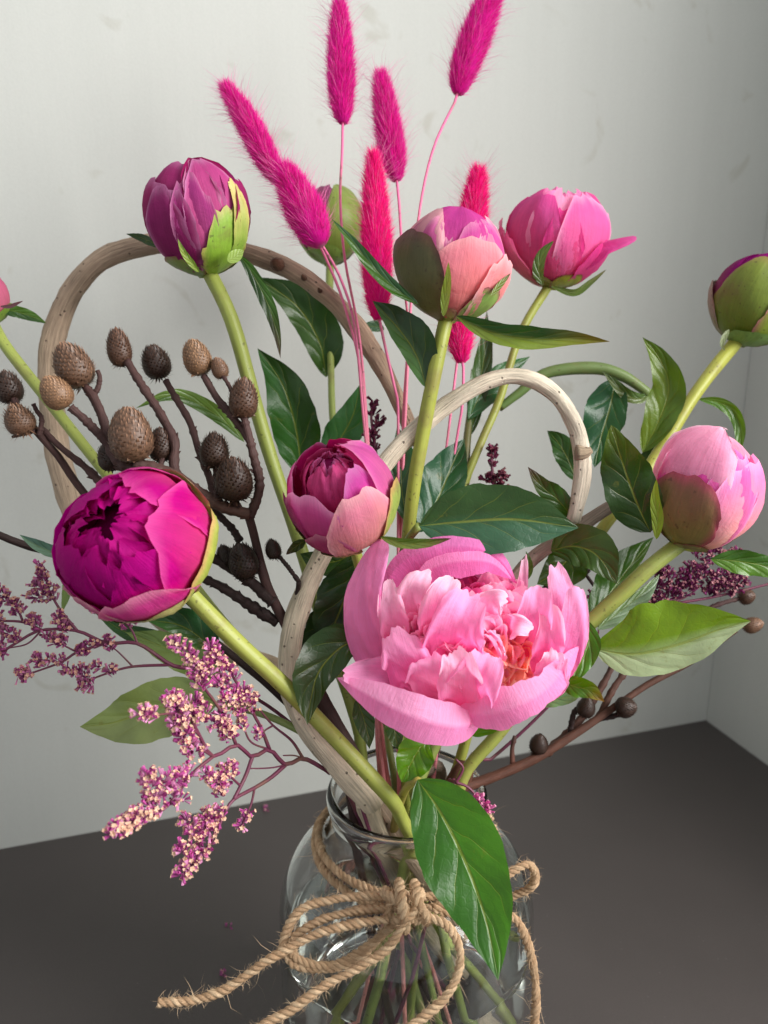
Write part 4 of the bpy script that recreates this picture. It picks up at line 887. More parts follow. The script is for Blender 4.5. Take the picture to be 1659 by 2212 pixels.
# ------------------------------------------------------------------ fuzzy pink grass tails
def tail(label, path, z, rpx, stem_pts, zs, nk, bt, hue=0, nh=8500, seed=1):
    r = np.random.default_rng(seed)
    root = empty('fuzzy_grass_tail', floor_pt(*bt), label, 'dried grass', 'fuzzy pink grass tails')
    p = crv(pxs(path, *z), 60); T, N, B = frames(p)
    L = np.sum(np.linalg.norm(np.diff(p, axis=0), axis=1)); rad = rpx / F * (sum(z) / 2)
    t = np.linspace(0, 1, 60); prf = np.sin(np.pi * np.clip(t * 0.96 + 0.02, 0, 1) ** 0.72) ** 0.62
    c_in, c_out = (lin('d4068e'), lin('f020ac')) if hue == 0 else (lin('e60484'), lin('fb1898'))
    v, f, uv, _ = tube_data(p, (rad * 0.80 * prf).tolist(), n=60, ns=16, bump=0.08, seed=seed)
    build('flower_head', v, f, M_FUZZ, root, col=np.ones((len(v), 3)) * c_in, uv=uv)
    V = []; Fc = []; C_ = []
    def hairs(n, lmin, lmax, out, wd, cb, ct, bend):
        tt = r.beta(1.15, 1.15, n) ; k = (tt * 59).astype(int); a = r.uniform(0, 6.283, n)
        nrm = N[k] * np.cos(a)[:, None] + B[k] * np.sin(a)[:, None]
        b = p[k] + nrm * (rad * 0.74 * prf[k])[:, None] + T[k] * (r.uniform(-.5, .5, n) * L / 59)[:, None]
        o = out * r.uniform(0.5, 1.5, n)
        d = unit(T[k] * 1.0 + nrm * o[:, None] + r.normal(0, 0.26, (n, 3)))
        l = r.uniform(lmin, lmax, n)
        sd = unit(np.cross(d, r.normal(0, 1, (n, 3)))) * wd
        mid = b + d * (l * 0.55)[:, None]; tip = mid + unit(d + nrm * bend * 0.5 + r.normal(0, bend * 0.5, (n, 3))) * (l * 0.45)[:, None]
        for q in range(n):
            i0 = len(V); V.extend((b[q] - sd[q], b[q] + sd[q], mid[q] + sd[q] * 0.7, mid[q] - sd[q] * 0.7, tip[q]))
            Fc.extend(((i0, i0 + 1, i0 + 2, i0 + 3), (i0 + 3, i0 + 2, i0 + 4)))
            s = r.uniform(0.75, 1.2); C_.extend([cb * s, cb * s, ct * s, ct * s, ct * s])
    hairs(nh, 0.0030, 0.0068, 0.46, 0.00012, c_in, c_out, 0.35)
    hairs(int(nh * 0.065), 0.009, 0.021, 1.0, 0.00006, c_out, lin('e890bc'), 0.45)
    build('fuzz', np.array(V), Fc, M_FUZZ, root, col=np.array(C_), uv=np.zeros((len(V), 2)), kind='stuff')
    w = [p[0] + T[0] * 0.003] + list(pxs(stem_pts, *zs)) + [neck(*nk), floor_pt(*bt)]
    tube('stalk', root, w, [0.00075, 0.0007, 0.0009, 0.0012, 0.0012, 0.0012], M_STEM, lin('e0689a'), lin('e8a094'), n=70, ns=8)
tail('tall upright magenta fuzzy tail on a thin stalk, highest above the green bud', [(741, 266), (738, 200), (736, 110), (733, 6)], (0.42, 0.42), 31, [(739, 330), (735, 430), (745, 560), (775, 720), (792, 910), (815, 1300)], (0.42, 0.41), (-0.012, 0.008), (0.02, 0.02), seed=11)
tail('leaning magenta fuzzy tail on a curved stalk, cut by the top of the picture', [(988, 202), (1005, 140), (1035, 60), (1062, -10), (1085, -60)], (0.43, 0.425), 38, [(985, 215), (940, 310), (912, 420), (895, 560), (880, 800), (868, 1200)], (0.43, 0.41), (0.004, 0.010), (-0.02, 0.03), seed=12)
tail('short magenta fuzzy tail between the tall upright one and the curved stalk', [(857, 390), (847, 320), (835, 250), (822, 160)], (0.425, 0.42), 31, [(862, 440), (872, 600), (882, 720), (872, 890), (862, 1250)], (0.425, 0.41), (0.0, 0.012), (-0.03, -0.01), seed=13)
tail('drooping magenta fuzzy tail, upper one of the slanting pair beside the purple bud', [(606, 398), (572, 335), (533, 262), (486, 185)], (0.408, 0.402), 29, [(650, 455), (705, 560), (750, 680), (785, 850), (810, 1250)], (0.405, 0.41), (-0.010, 0.012), (0.03, -0.02), seed=14)
tail('drooping magenta fuzzy tail, lower one of the slanting pair before the green bud', [(694, 530), (672, 485), (645, 430), (612, 362)], (0.388, 0.388), 47, [(705, 545), (735, 600), (765, 700), (785, 900), (815, 1250)], (0.394, 0.41), (-0.014, 0.010), (0.01, 0.04), seed=15)
tail('hot pink upright fuzzy tail standing behind the notched dark green leaf', [(818, 690), (815, 600), (812, 480), (806, 330)], (0.40, 0.40), 37, [(830, 740), (855, 850), (860, 900), (860, 1250)], (0.40, 0.41), (-0.004, 0.014), (0.0, -0.04), hue=1, seed=16)
tail('hot pink fuzzy tail whose tip pokes up behind the round pink bud', [(1008, 600), (1015, 520), (1024, 450), (1034, 365)], (0.43, 0.43), 36, [(1004, 640), (985, 800), (960, 1000), (920, 1300)], (0.43, 0.415), (0.010, 0.014), (0.01, 0.03), hue=1, seed=17)
tail('hot pink fuzzy tail whose rounded base hangs below the round pink bud', [(997, 782), (994, 720), (996, 640), (1000, 560)], (0.415, 0.42), 31, [(1001, 800), (998, 880), (985, 960), (935, 1300)], (0.415, 0.41), (0.014, 0.008), (-0.02, 0.0), hue=1, seed=18)

# ------------------------------------------------------------------ brown cone branches
def cone_head(parent, x, y, Z, rw, rh, d, tone, seed, spiny=1.0):
    r = np.random.default_rng(seed)
    c = P(x, y, Z); k = unit(CR_ * d[0] + CU * d[1] - CF * (d[2] if len(d) > 2 else 0.15))
    i = unit(np.cross(k, CF)); j = np.cross(k, i); Rw, Rh = rw / F * Z, rh / F * Z
    n, m = 14, 18
    A, B_ = np.meshgrid(np.linspace(0.05, np.pi - 0.05, n), np.linspace(0, 2 * np.pi, m, endpoint=False), indexing='ij')
    def surf(A, B_, s=1.0):
        rr = np.sin(A) ** 0.85 * (1 - 0.16 * np.clip(-np.cos(A), -1, 1) * 1.0)
        return c + k * (-np.cos(A) * Rh * s)[..., None] + (i * np.cos(B_)[..., None] + j * np.sin(B_)[..., None]) * (rr * Rw * s)[..., None]
    V = surf(A, B_, 0.94).reshape(-1, 3)
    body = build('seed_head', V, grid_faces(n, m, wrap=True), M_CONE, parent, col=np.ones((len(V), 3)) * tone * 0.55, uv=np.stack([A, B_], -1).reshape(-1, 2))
    N = 300; q = np.arange(N); cz = 1 - 2 * (q + 0.5) / N
    a = np.arccos(cz); b = q * 2.39996
    p0 = surf(a, b, 0.93); up = unit(surf(np.clip(a + 0.12, 0, 3.13), b, 0.93) - p0 + 1e-9); nr = unit(p0 - c); sd = unit(np.cross(nr, up))
    s = math.sqrt(4 * Rw * Rh / N) * 1.25
    V = []; Fc = []; C_ = []
    for g in range(N):
        l = s * r.uniform(0.7, 1.9) * (1.25 if a[g] < 0.9 else 1.0); w = s * 0.48; o = s * r.uniform(0.15, 1.0) * spiny * (1.8 if a[g] < 0.8 else 1.0)
        e = p0[g]; i0 = len(V)
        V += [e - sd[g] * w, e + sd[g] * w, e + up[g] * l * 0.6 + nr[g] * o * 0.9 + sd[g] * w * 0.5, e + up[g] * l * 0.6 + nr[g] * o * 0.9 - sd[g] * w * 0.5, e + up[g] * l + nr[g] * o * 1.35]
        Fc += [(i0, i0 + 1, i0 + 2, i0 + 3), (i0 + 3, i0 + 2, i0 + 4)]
        tn = tone * r.uniform(0.7, 1.2); hl = 1.3 + 1.6 * r.random() ** 2; C_ += [tn * 0.35, tn * 0.35, tn, tn, tn * hl]  # shade in the gaps and highlights on the scale tips painted into the colour
    build('scales', np.array(V), Fc, M_CONE, body, col=np.array(C_), uv=np.zeros((len(V), 2)), kind='stuff', smooth=False)
    # pointed bracts at the foot
    mb = MB()
    for g in range(9):
        b = g * 0.698 + r.uniform(-.2, .2); e = surf(np.array(0.35), np.array(b), 0.9); o = unit(i * math.cos(b) + j * math.sin(b)); tdir = unit(np.cross(k, o))
        l = Rw * r.uniform(0.35, 0.6)
        v = [e - tdir * l * 0.3, e + tdir * l * 0.3, e + k * l * 0.5 + o * l * 0.35, e + o * l * 0.75 + k * l * (r.uniform(-.1, .9))]
        mb.add(v, [(0, 1, 2), (1, 3, 2), (0, 2, 3)], tone * 0.8)
    mb.build('bracts', M_CONE, body, smooth=False, kind='stuff')
    return c - k * Rh

T_DK, T_MD, T_LT, T_GD = lin('4a3226'), lin('6a4a38'), lin('8e6a52'), lin('a8805f')
TW, TWD = lin('4a3330'), lin('2f211f')
def twig(root, pts, z, r0, r1, c0=TW, c1=TW, seed=0):
    n = max(14, int(8 * len(pts)))
    w = pxs(pts, *z); r = np.interp(np.linspace(0, 1, n), [0, 1], [r0 / F * 0.38, r1 / F * 0.38])
    rs = np.random.default_rng(seed + len(pts) * 7 + int(pts[0][0]))
    r = r * (1 + 0.22 * (rs.random(n) > 0.75)) * rs.uniform(0.92, 1.08, n)
    o = tube('twig', root, w, r.tolist(), M_TWIG, c0, c1, n=n, ns=10, bump=0.10, seed=seed)
    # little leaf scars along the twig
    mb = MB(); p = crv(w, n)
    for g in range(2, n - 2, 5):
        d = unit(rs.normal(0, 1, 3)); t = unit(p[g + 1] - p[g]); d = unit(d - t * np.dot(d, t)); sdd = np.cross(t, d); b = p[g] + d * r[g] * 0.8
        l = r[g] * 0.65
        mb.add([b - sdd * l * .6 - t * l * .6, b + sdd * l * .6 - t * l * .6, b + t * l * 0.8, b + d * l * 0.9 + t * l * 0.9], [(0, 1, 3), (1, 2, 3), (2, 0, 3)], c0 * 0.9)
    if mb.n: mb.build('leaf_scars', M_TWIG, o, smooth=False, kind='stuff')
    return o

K1 = empty('cone_branch', floor_pt(-0.03, 0.0), 'dark branching stem bearing egg shaped brown cones behind the vivid magenta bud', 'cone branch', 'brown cone branches')
zK = (0.385, 0.365)
w = list(pxs([(535, 1108), (548, 1150), (575, 1260), (622, 1360), (700, 1520), (780, 1660)], 0.365, 0.39)) + [neck(-0.022, -0.006), floor_pt(0.02, 0.0)]
tube('main_stem', K1, w, [9.5 / F * .38, 11 / F * .38, 16 / F * .38, 15 / F * .38, 12 / F * .38, 11 / F * .38, 11 / F * .4, 11 / F * .4], M_TWIG, TW, TWD, n=90, ns=12, bump=0.09)
twig(K1, [(540, 1112), (480, 1095), (425, 1062), (372, 1026), (320, 1008), (288, 1002)], (0.364, 0.352), 13, 13, lin('5a4038'), lin('4a3430'), 1)
twig(K1, [(400, 1050), (376, 1010), (377, 955), (348, 895), (310, 838), (275, 780)], (0.360, 0.372), 10, 8, seed=2)
twig(K1, [(470, 1090), (452, 1030), (430, 975), (412, 915), (385, 868), (358, 822)], (0.37, 0.385), 8, 7, seed=3)
twig(K1, [(540, 1115), (556, 1075), (560, 1040), (548, 990), (534, 930), (527, 900)], (0.364, 0.360), 10, 8, seed=4)
twig(K1, [(540, 950), (505, 905), (470, 862), (440, 812)], (0.361, 0.37), 8, 7, seed=5)
twig(K1, [(512, 900), (502, 850), (488, 822), (480, 812)], (0.363, 0.368), 4, 4, seed=6)
twig(K1, [(300, 1010), (262, 1000), (238, 962), (222, 905), (202, 860), (184, 836)], (0.356, 0.366), 11, 8, seed=7)
twig(K1, [(236, 962), (205, 930), (180, 905), (152, 880)], (0.360, 0.355), 9, 8, seed=8)
twig(K1, [(198, 860), (212, 838), (216, 815), (211, 800)], (0.365, 0.365), 6, 4, seed=9)
twig(K1, [(345, 1010), (352, 990), (350, 975)], (0.362, 0.366), 6, 6, seed=10)
twig(K1, [(520, 1102), (512, 1092), (507, 1080)], (0.364, 0.36), 7, 7, seed=11)
twig(K1, [(470, 1090), (466, 1040), (464, 1005)], (0.368, 0.368), 5, 5, seed=12)
twig(K1, [(590, 1300), (540, 1255), (490, 1222), (440, 1195)], (0.376, 0.37), 13, 9, TWD, TWD, 13)
twig(K1, [(600, 1345), (545, 1310), (480, 1270), (440, 1250)], (0.38, 0.375), 12, 9, TWD, TWD, 14)
twig(K1, [(520, 1170), (500, 1140), (470, 1110), (440, 1080)], (0.372, 0.372), 8, 7, TWD, TWD, 15)
twig(K1, [(644, 1255), (622, 1225), (602, 1200)], (0.37, 0.366), 5, 4, TWD, TWD, 16)
twig(K1, [(612, 1345), (640, 1290), (646, 1256)], (0.38, 0.37), 6, 5, TWD, TWD, 16)
twig(K1, [(300, 1010), (262, 1012), (238, 1005)], (0.362, 0.365), 6, 6, seed=18)
heads = [(158, 791, .366, 42, 52, (-.42, .9), T_LT * 0.8, 1), (121, 848, .354, 34, 40, (-.5, .8, .3), T_GD, .6), (257, 752, .373, 27, 43, (-.12, 1), T_MD, 1.1), (337, 783, .386, 32, 38, (-.25, .95), T_DK, 1.2),
         (425, 773, .371, 32, 41, (-.3, .92), T_GD * 0.9, .7), (474, 796, .369, 19, 24, (-.3, .9), T_LT, 1.2), (526, 862, .360, 33, 45, (.06, 1), T_MD, 1.1), (282, 940, .350, 49, 63, (-.12, 1, .1), T_LT * 0.85, .6),
         (347, 962, .366, 28, 38, (0, 1), T_DK, 1.1), (463, 975, .368, 33, 40, (.05, 1), T_DK, 1.3), (505, 1037, .359, 43, 49, (-.05, 1, .2), T_DK * 1.1, 1.2), (236, 988, .366, 26, 32, (-.2, 1), T_DK * .8, 1.2),
         (525, 1212, .366, 34, 42, (-.2, .9, .3), T_DK * 0.6, 1.0), (590, 1187, .366, 18, 22, (-.2, 1), T_DK * .6, 1.5), (487, 1202, .374, 20, 26, (-.3, 1), T_DK * .55, 1.2)]
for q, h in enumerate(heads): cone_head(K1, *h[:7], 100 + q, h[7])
K2 = empty('cone_branch', floor_pt(-0.035, 0.02), 'dark slender stem with two bristly cones reaching past the pale slanting stem', 'cone branch', 'brown cone branches')
w = list(pxs([(66, 915), (90, 945), (130, 990), (170, 1050), (260, 1160), (420, 1310), (600, 1480), (740, 1620)], 0.362, 0.40)) + [neck(-0.029, -0.006), floor_pt(0.0, -0.045)]
tube('main_stem', K2, w, [8 / F * .38] * 4 + [10 / F * .38] * 6, M_TWIG, TW, TWD, n=90, ns=10, bump=0.09)
twig(K2, [(230, 1060), (190, 1015), (130, 965), (90, 925)], (0.372, 0.368), 8, 6, seed=20)
twig(K2, [(85, 940), (90, 905), (80, 888), (72, 872)], (0.362, 0.36), 6, 4, seed=21)
twig(K2, [(66, 920), (48, 900), (38, 880), (30, 862)], (0.362, 0.366), 7, 7, seed=22)
twig(K2, [(75, 930), (50, 938), (26, 944)], (0.361, 0.36), 5, 3, seed=23)
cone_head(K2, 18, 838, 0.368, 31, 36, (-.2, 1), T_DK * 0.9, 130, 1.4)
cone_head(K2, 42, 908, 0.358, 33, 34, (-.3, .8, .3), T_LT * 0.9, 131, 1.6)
K3 = empty('cone_branch', floor_pt(-0.02, -0.03), 'bare dark twig leaving the vivid magenta bud sideways with a pale leaf on it', 'cone branch', 'brown cone branches')
w = list(pxs([(-40, 1140), (0, 1156), (40, 1172), (90, 1186), (170, 1205), (330, 1290), (520, 1430), (700, 1600)], 0.345, 0.395)) + [neck(-0.03, 0.006), floor_pt(0.04, 0.02)]
tube('main_stem', K3, w, [9 / F * .35] * 2 + [8 / F * .36] * 8, M_TWIG, TWD, TWD, n=90, ns=10, bump=0.12)
K4 = empty('cone_branch', floor_pt(0.0, 0.02), 'reddish brown twiggy stem with small blurred cones below the big yellow green leaf', 'cone branch', 'brown cone branches')
w = list(pxs([(1590, 1362), (1500, 1425), (1400, 1478), (1330, 1525), (1250, 1580), (1150, 1642), (1040, 1688), (970, 1705)], 0.43, 0.40)) + [neck(0.029, 0.004), floor_pt(-0.03, 0.0)]
tube('main_stem', K4, w, [6 / F * .42, 7 / F * .42, 8 / F * .42, 10 / F * .42, 13 / F * .42, 16 / F * .42, 16 / F * .42, 14 / F * .4, 11 / F * .4, 10 / F * .4], M_TWIG, lin('4a3026'), lin('6a4234'), n=90, ns=12, bump=0.10)
twig(K4, [(1180, 1628), (1245, 1565), (1290, 1500), (1330, 1420), (1345, 1350)], (0.415, 0.43), 10, 6, lin('5a3c30'), TW, 30)
twig(K4, [(1290, 1555), (1330, 1480), (1370, 1430), (1400, 1400)], (0.42, 0.43), 8, 6, lin('5a3c30'), TW, 31)
twig(K4, [(1230, 1590), (1240, 1540), (1262, 1525)], (0.415, 0.41), 6, 6, TWD, TWD, 32)
twig(K4, [(1108, 1660), (1106, 1620), (1112, 1590)], (0.41, 0.41), 6, 5, lin('6a4234'), TW, 33)
twig(K4, [(1400, 1400), (1470, 1350), (1540, 1310), (1600, 1292)], (0.43, 0.44), 6, 5, lin('4a2c34'), TW, 34)
twig(K4, [(1290, 1555), (1330, 1545), (1345, 1535)], (0.42, 0.415), 6, 6, TWD, TWD, 35)
twig(K4, [(1140, 1650), (1155, 1630), (1162, 1615)], (0.41, 0.41), 6, 6, TWD, TWD, 36)
twig(K4, [(1250, 1230), (1225, 1250), (1190, 1262), (1170, 1275)], (0.43, 0.43), 5, 5, TWD, TWD, 37)
twig(K4, [(1345, 1350), (1300, 1290), (1265, 1240)], (0.43, 0.43), 5, 4, TWD, TWD, 38)
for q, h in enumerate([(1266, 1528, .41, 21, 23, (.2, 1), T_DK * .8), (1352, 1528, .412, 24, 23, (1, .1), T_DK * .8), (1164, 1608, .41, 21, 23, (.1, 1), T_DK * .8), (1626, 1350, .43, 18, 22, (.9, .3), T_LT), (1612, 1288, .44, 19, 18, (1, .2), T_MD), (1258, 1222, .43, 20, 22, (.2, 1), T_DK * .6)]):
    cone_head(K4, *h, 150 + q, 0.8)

# ------------------------------------------------------------------ statice sprays
PUR, PUR2, PURD, CREAM = lin('b0409a'), lin('d070c0'), lin('6a2450'), lin('f0cfa0')
VST, VST2 = lin('6a3048'), lin('5a2a44')
def cluster(parent, a, b, n, rad, seed, cols=(PUR, PUR2, CREAM), sz=0.0021):
    """one spike of tiny flowers from a to b: purple calyces with cream corollas"""
    r = np.random.default_rng(seed); mb = MB(); ax = b - a
    axn = unit(ax); e1 = unit(np.cross(axn, (0.3, 0.5, 0.8))); e2 = np.cross(axn, e1)
    n = int(n * 1.7); sz = sz * 0.80
    for q in range(n):
        t = r.random(); th = r.uniform(0, 6.283); o = e1 * math.cos(th) + e2 * math.sin(th)
        p0 = a + ax * t + o * rad * r.uniform(0.1, 0.8) * (1 - 0.35 * t)
        d = unit(o * 0.9 + axn * 0.5 + np.array((0, 0, 0.5)) + r.normal(0, 0.35, 3)); l = sz * r.uniform(0.9, 2.1); w = sz * r.uniform(0.26, 0.50)
        f1 = unit(np.cross(d, (0.2, 0.9, 0.31))); f2 = np.cross(d, f1)
        an = np.arange(5) * 1.2566 + th
        ring = lambda s, h: [p0 + d * h + (f1 * math.cos(x) + f2 * math.sin(x)) * s for x in an]
        v = [p0 - d * l * 0.15] + ring(w * 0.7, l * 0.35) + ring(w * 1.05, l)
        f = [(0, 1 + k, 1 + (k + 1) % 5) for k in range(5)] + [(1 + k, 6 + k, 6 + (k + 1) % 5, 1 + (k + 1) % 5) for k in range(5)]
        c = (cols[0] if r.random() < 0.55 else cols[1]) * r.uniform(0.7, 1.15)
        mb.add(v, f, np.vstack([[c * 0.6]] + [c * 0.8] * 5 + [c * 1.1] * 5))
        if r.random() < 0.62:
            k = w * r.uniform(1.2, 1.9); v = [p0 + d * l * 0.9]
            for x in np.arange(10) * 0.6283 + th:
                s = (k if int(round((x - th) / 0.6283)) % 2 == 0 else k * 0.68) * r.uniform(0.7, 1.1)
                v.append(p0 + d * (l * 1.05 + r.uniform(0, .4) * w) + (f1 * math.cos(x) + f2 * math.sin(x)) * s)
            mb.add(v, [(0, 1 + k2, 1 + (k2 + 1) % 10) for k2 in range(10)], cols[2] * r.uniform(0.75, 1.1))
    return mb.build('flower_cluster', M_FLOR, parent, smooth=False, kind='stuff')

def spray(label, loc, stems, spikes, z, zs, cols, thick, seed, trunk):
    root = empty('statice_spray', loc, label, 'statice', 'statice sprays')
    for q, (pts, r0, r1) in enumerate(stems):
        w = [P(x, y, z(x, y)) for x, y in pts]
        v, f, uv, p = tube_data(w, np.linspace(r0, r1, 24).tolist(), n=24, ns=8, bump=0.05, seed=seed + q)
        build('stalk', v, f, M_STEM, root, col=np.ones((len(v), 3)) * VST, uv=uv)
    if trunk:
        tube('main_stem', root, [P(x, y, zz) for x, y, zz in trunk[0]] + [neck(*trunk[1]), floor_pt(*trunk[2])], [0.0008, 0.001, 0.0012, 0.0014], M_STEM, VST, VST2, n=60, ns=8)
    for q, (x0, y0, x1, y1, n, rp) in enumerate(spikes):
        a, b = P(x0, y0, z(x0, y0)), P(x1, y1, z(x1, y1))
        cluster(root, a, b, n, rp / F * z(x0, y0), seed * 50 + q, cols, zs)
    return root
zA = lambda x, y: 0.350 + 0.00009 * (x - 0) * 0.3
zA = lambda x, y: 0.352 + 0.02 * (x / 420)
stA = [([(413, 1443), (370, 1436), (297, 1390), (230, 1389), (167, 1363), (90, 1361), (43, 1384), (5, 1408), (-10, 1416)], .0010, .0006),
       ([(167, 1363), (140, 1330), (123, 1306), (104, 1270), (95, 1225)], .0008, .0004), ([(90, 1361), (50, 1344), (0, 1341), (-20, 1338)], .0007, .0005), ([(50, 1344), (38, 1315), (20, 1295), (4, 1275)], .0006, .0004),
       ([(230, 1389), (167, 1409), (133, 1430), (70, 1453), (38, 1459)], .0007, .0004), ([(370, 1436), (287, 1440), (233, 1454), (176, 1476)], .0008, .0004), ([(287, 1440), (255, 1408), (237, 1395)], .0005, .0003),
       ([(297, 1390), (285, 1362), (270, 1345)], .0006, .0004), ([(167, 1409), (140, 1395), (100, 1372)], .0005, .0003), ([(90, 1361), (60, 1390), (20, 1400)], .0005, .0003), ([(150, 1362), (135, 1335), (128, 1325)], .0006, .0004)]
spA = [(97, 1258, 84, 1216, 26, 10), (110, 1290, 62, 1285, 30, 12), (120, 1300, 105, 1262, 26, 14), (100, 1278, 70, 1258, 16, 9), (88, 1360, 64, 1335, 28, 14), (132, 1352, 122, 1325, 22, 12), (148, 1365, 130, 1342, 20, 11),
       (44, 1328, 28, 1300, 26, 12), (16, 1300, -4, 1272, 22, 11), (2, 1340, -6, 1310, 12, 9), (40, 1385, 26, 1372, 18, 11), (22, 1370, -2, 1355, 18, 9), (18, 1402, -6, 1412, 20, 11), (8, 1395, -8, 1375, 12, 9),
       (135, 1392, 96, 1372, 22, 9), (146, 1392, 124, 1380, 14, 9), (140, 1428, 100, 1424, 24, 11), (100, 1440, 70, 1420, 26, 12), (72, 1452, 36, 1460, 34, 10), (180, 1420, 172, 1398, 26, 13), (196, 1400, 205, 1385, 14, 9),
       (178, 1452, 136, 1446, 28, 10), (205, 1478, 168, 1478, 28, 12), (190, 1465, 172, 1440, 20, 12), (246, 1460, 236, 1445, 20, 12), (222, 1442, 200, 1436, 12, 9), (240, 1408, 232, 1376, 18, 9), (280, 1360, 268, 1340, 14, 11), (210, 1322, 196, 1312, 14, 9), (292, 1352, 288, 1340, 14, 9), (405, 1428, 400, 1422, 8, 7)]
spray('muted purple statice spray spreading flat beneath the vivid magenta bud', floor_pt(-0.02, 0.01), stA, spA, zA, 0.0020, (lin('a85088'), lin('cc80a8'), lin('e0b09c')), 0.001, 61,
      ([(413, 1443, .372), (500, 1480, .378), (600, 1540, .385), (710, 1640, .395)], (-0.028, -0.010), (0.025, 0.02)))
zB = lambda x, y: 0.375 - 0.085 * np.clip((710 - x) / 380, 0, 1.25)
stB = [([(705, 1664), (655, 1638), (617, 1652), (582, 1619), (545, 1635), (510, 1609), (460, 1634), (430, 1587), (400, 1530), (385, 1505)], .0011, .0007),
       ([(617, 1652), (585, 1680), (550, 1702), (505, 1727), (485, 1757), (465, 1802), (430, 1855), (400, 1885)], .0010, .0005), ([(550, 1702), (543, 1735), (535, 1755), (522, 1785)], .0006, .0004),
       ([(545, 1635), (533, 1670), (520, 1698), (505, 1727)], .0009, .0008), ([(460, 1634), (415, 1672), (360, 1742), (300, 1772), (248, 1797)], .0008, .0005), ([(582, 1619), (565, 1575), (550, 1547), (520, 1490), (470, 1408)], .0009, .0005),
       ([(510, 1609), (490, 1560), (470, 1525), (432, 1470), (415, 1410), (372, 1388)], .0008, .0004), ([(655, 1638), (630, 1600), (590, 1567), (560, 1532)], .0008, .0004), ([(655, 1638), (690, 1655), (712, 1670)], .0008, .0010),
       ([(520, 1698), (500, 1680), (480, 1665)], .0006, .0004), ([(582, 1619), (545, 1605), (530, 1580), (525, 1550)], .0005, .0004), ([(460, 1634), (420, 1610), (400, 1600)], .0006, .0004), ([(590, 1567), (570, 1580), (560, 1598)], .0005, .0003),
       ([(617, 1652), (590, 1658), (560, 1660), (535, 1660)], .0004, .0003), ([(655, 1638), (635, 1632), (612, 1632)], .0004, .0003), ([(430, 1587), (380, 1545), (330, 1545)], .0006, .0004)]
spB = [(430, 1640, 380, 1560, 90, 26), (395, 1580, 372, 1505, 70, 24), (405, 1530, 365, 1500, 40, 20), (335, 1730, 320, 1670, 60, 24), (345, 1690, 410, 1675, 60, 22), (350, 1740, 280, 1770, 70, 22), (300, 1765, 244, 1800, 50, 20), (355, 1715, 395, 1730, 24, 14),
       (440, 1490, 415, 1420, 50, 18), (415, 1420, 372, 1386, 30, 14), (450, 1460, 440, 1430, 36, 20), (480, 1450, 455, 1395, 50, 20), (500, 1470, 478, 1430, 40, 18), (520, 1520, 500, 1490, 40, 20), (550, 1530, 525, 1490, 60, 24),
       (500, 1600, 475, 1540, 50, 18), (490, 1570, 460, 1560, 26, 14), (500, 1690, 440, 1675, 50, 16), (500, 1680, 490, 1650, 30, 16), (480, 1720, 470, 1690, 30, 14), (480, 1750, 440, 1780, 60, 22), (465, 1790, 410, 1800, 50, 20), (430, 1800, 400, 1770, 30, 16), (450, 1820, 420, 1850, 44, 18), (420, 1860, 390, 1890, 36, 14),
       (395, 1845, 385, 1830, 14, 9), (535, 1750, 520, 1790, 22, 8), (528, 1580, 520, 1540, 24, 9), (562, 1600, 556, 1575, 16, 8), (340, 1545, 298, 1540, 34, 12), (450, 1540, 420, 1510, 30, 16), (440, 1560, 415, 1545, 26, 14), (495, 1535, 480, 1505, 20, 12), (490, 1480, 470, 1475, 26, 16)]
spray('bright purple and cream statice spray hanging out over the table beside the jar', floor_pt(0.0, -0.02), stB, spB, zB, 0.0021, (lin('c85aa4'), lin('e8a0cc'), lin('f2cdb0')), 0.001, 62,
      ([(705, 1664, .374), (745, 1690, .384), (790, 1720, .388)], (-0.020, -0.027), (0.03, 0.01)))
zC = lambda x, y: 0.425
stC = [([(1290, 1400), (1350, 1345), (1420, 1312), (1540, 1290), (1659, 1262), (1700, 1250)], .0010, .0006), ([(1350, 1345), (1400, 1300), (1440, 1260), (1500, 1215)], .0008, .0005), ([(1420, 1312), (1480, 1290), (1520, 1260)], .0007, .0004), ([(1540, 1290), (1570, 1270), (1590, 1240)], .0006, .0004), ([(1400, 1300), (1410, 1330), (1400, 1345)], .0005, .0004), ([(1290, 1400), (1295, 1330), (1296, 1290)], .0005, .0004)]
spC = [(1400, 1300, 1440, 1240, 70, 26), (1420, 1310, 1470, 1260, 60, 26), (1460, 1290, 1500, 1220, 70, 26), (1480, 1270, 1530, 1230, 60, 24), (1440, 1250, 1420, 1220, 40, 20), (1500, 1210, 1560, 1190, 40, 18), (1530, 1260, 1600, 1240, 60, 22), (1560, 1280, 1610, 1250, 50, 20), (1400, 1330, 1420, 1300, 30, 18), (1560, 1210, 1600, 1195, 30, 16), (1300, 1295, 1280, 1285, 24, 12), (1530, 1290, 1545, 1250, 40, 18)]
spray('dense dusky purple statice spray behind the pale pink opening peony', floor_pt(0.0, 0.03), stC, spC, zC, 0.0022, (lin('7a2a5c'), lin('94407a'), lin('b88088')), 0.001, 63,
      ([(1290, 1400, .425), (1180, 1530, .42), (1060, 1640, .415)], (0.028, 0.012), (-0.03, 0.02)))
zD = lambda x, y: 0.43
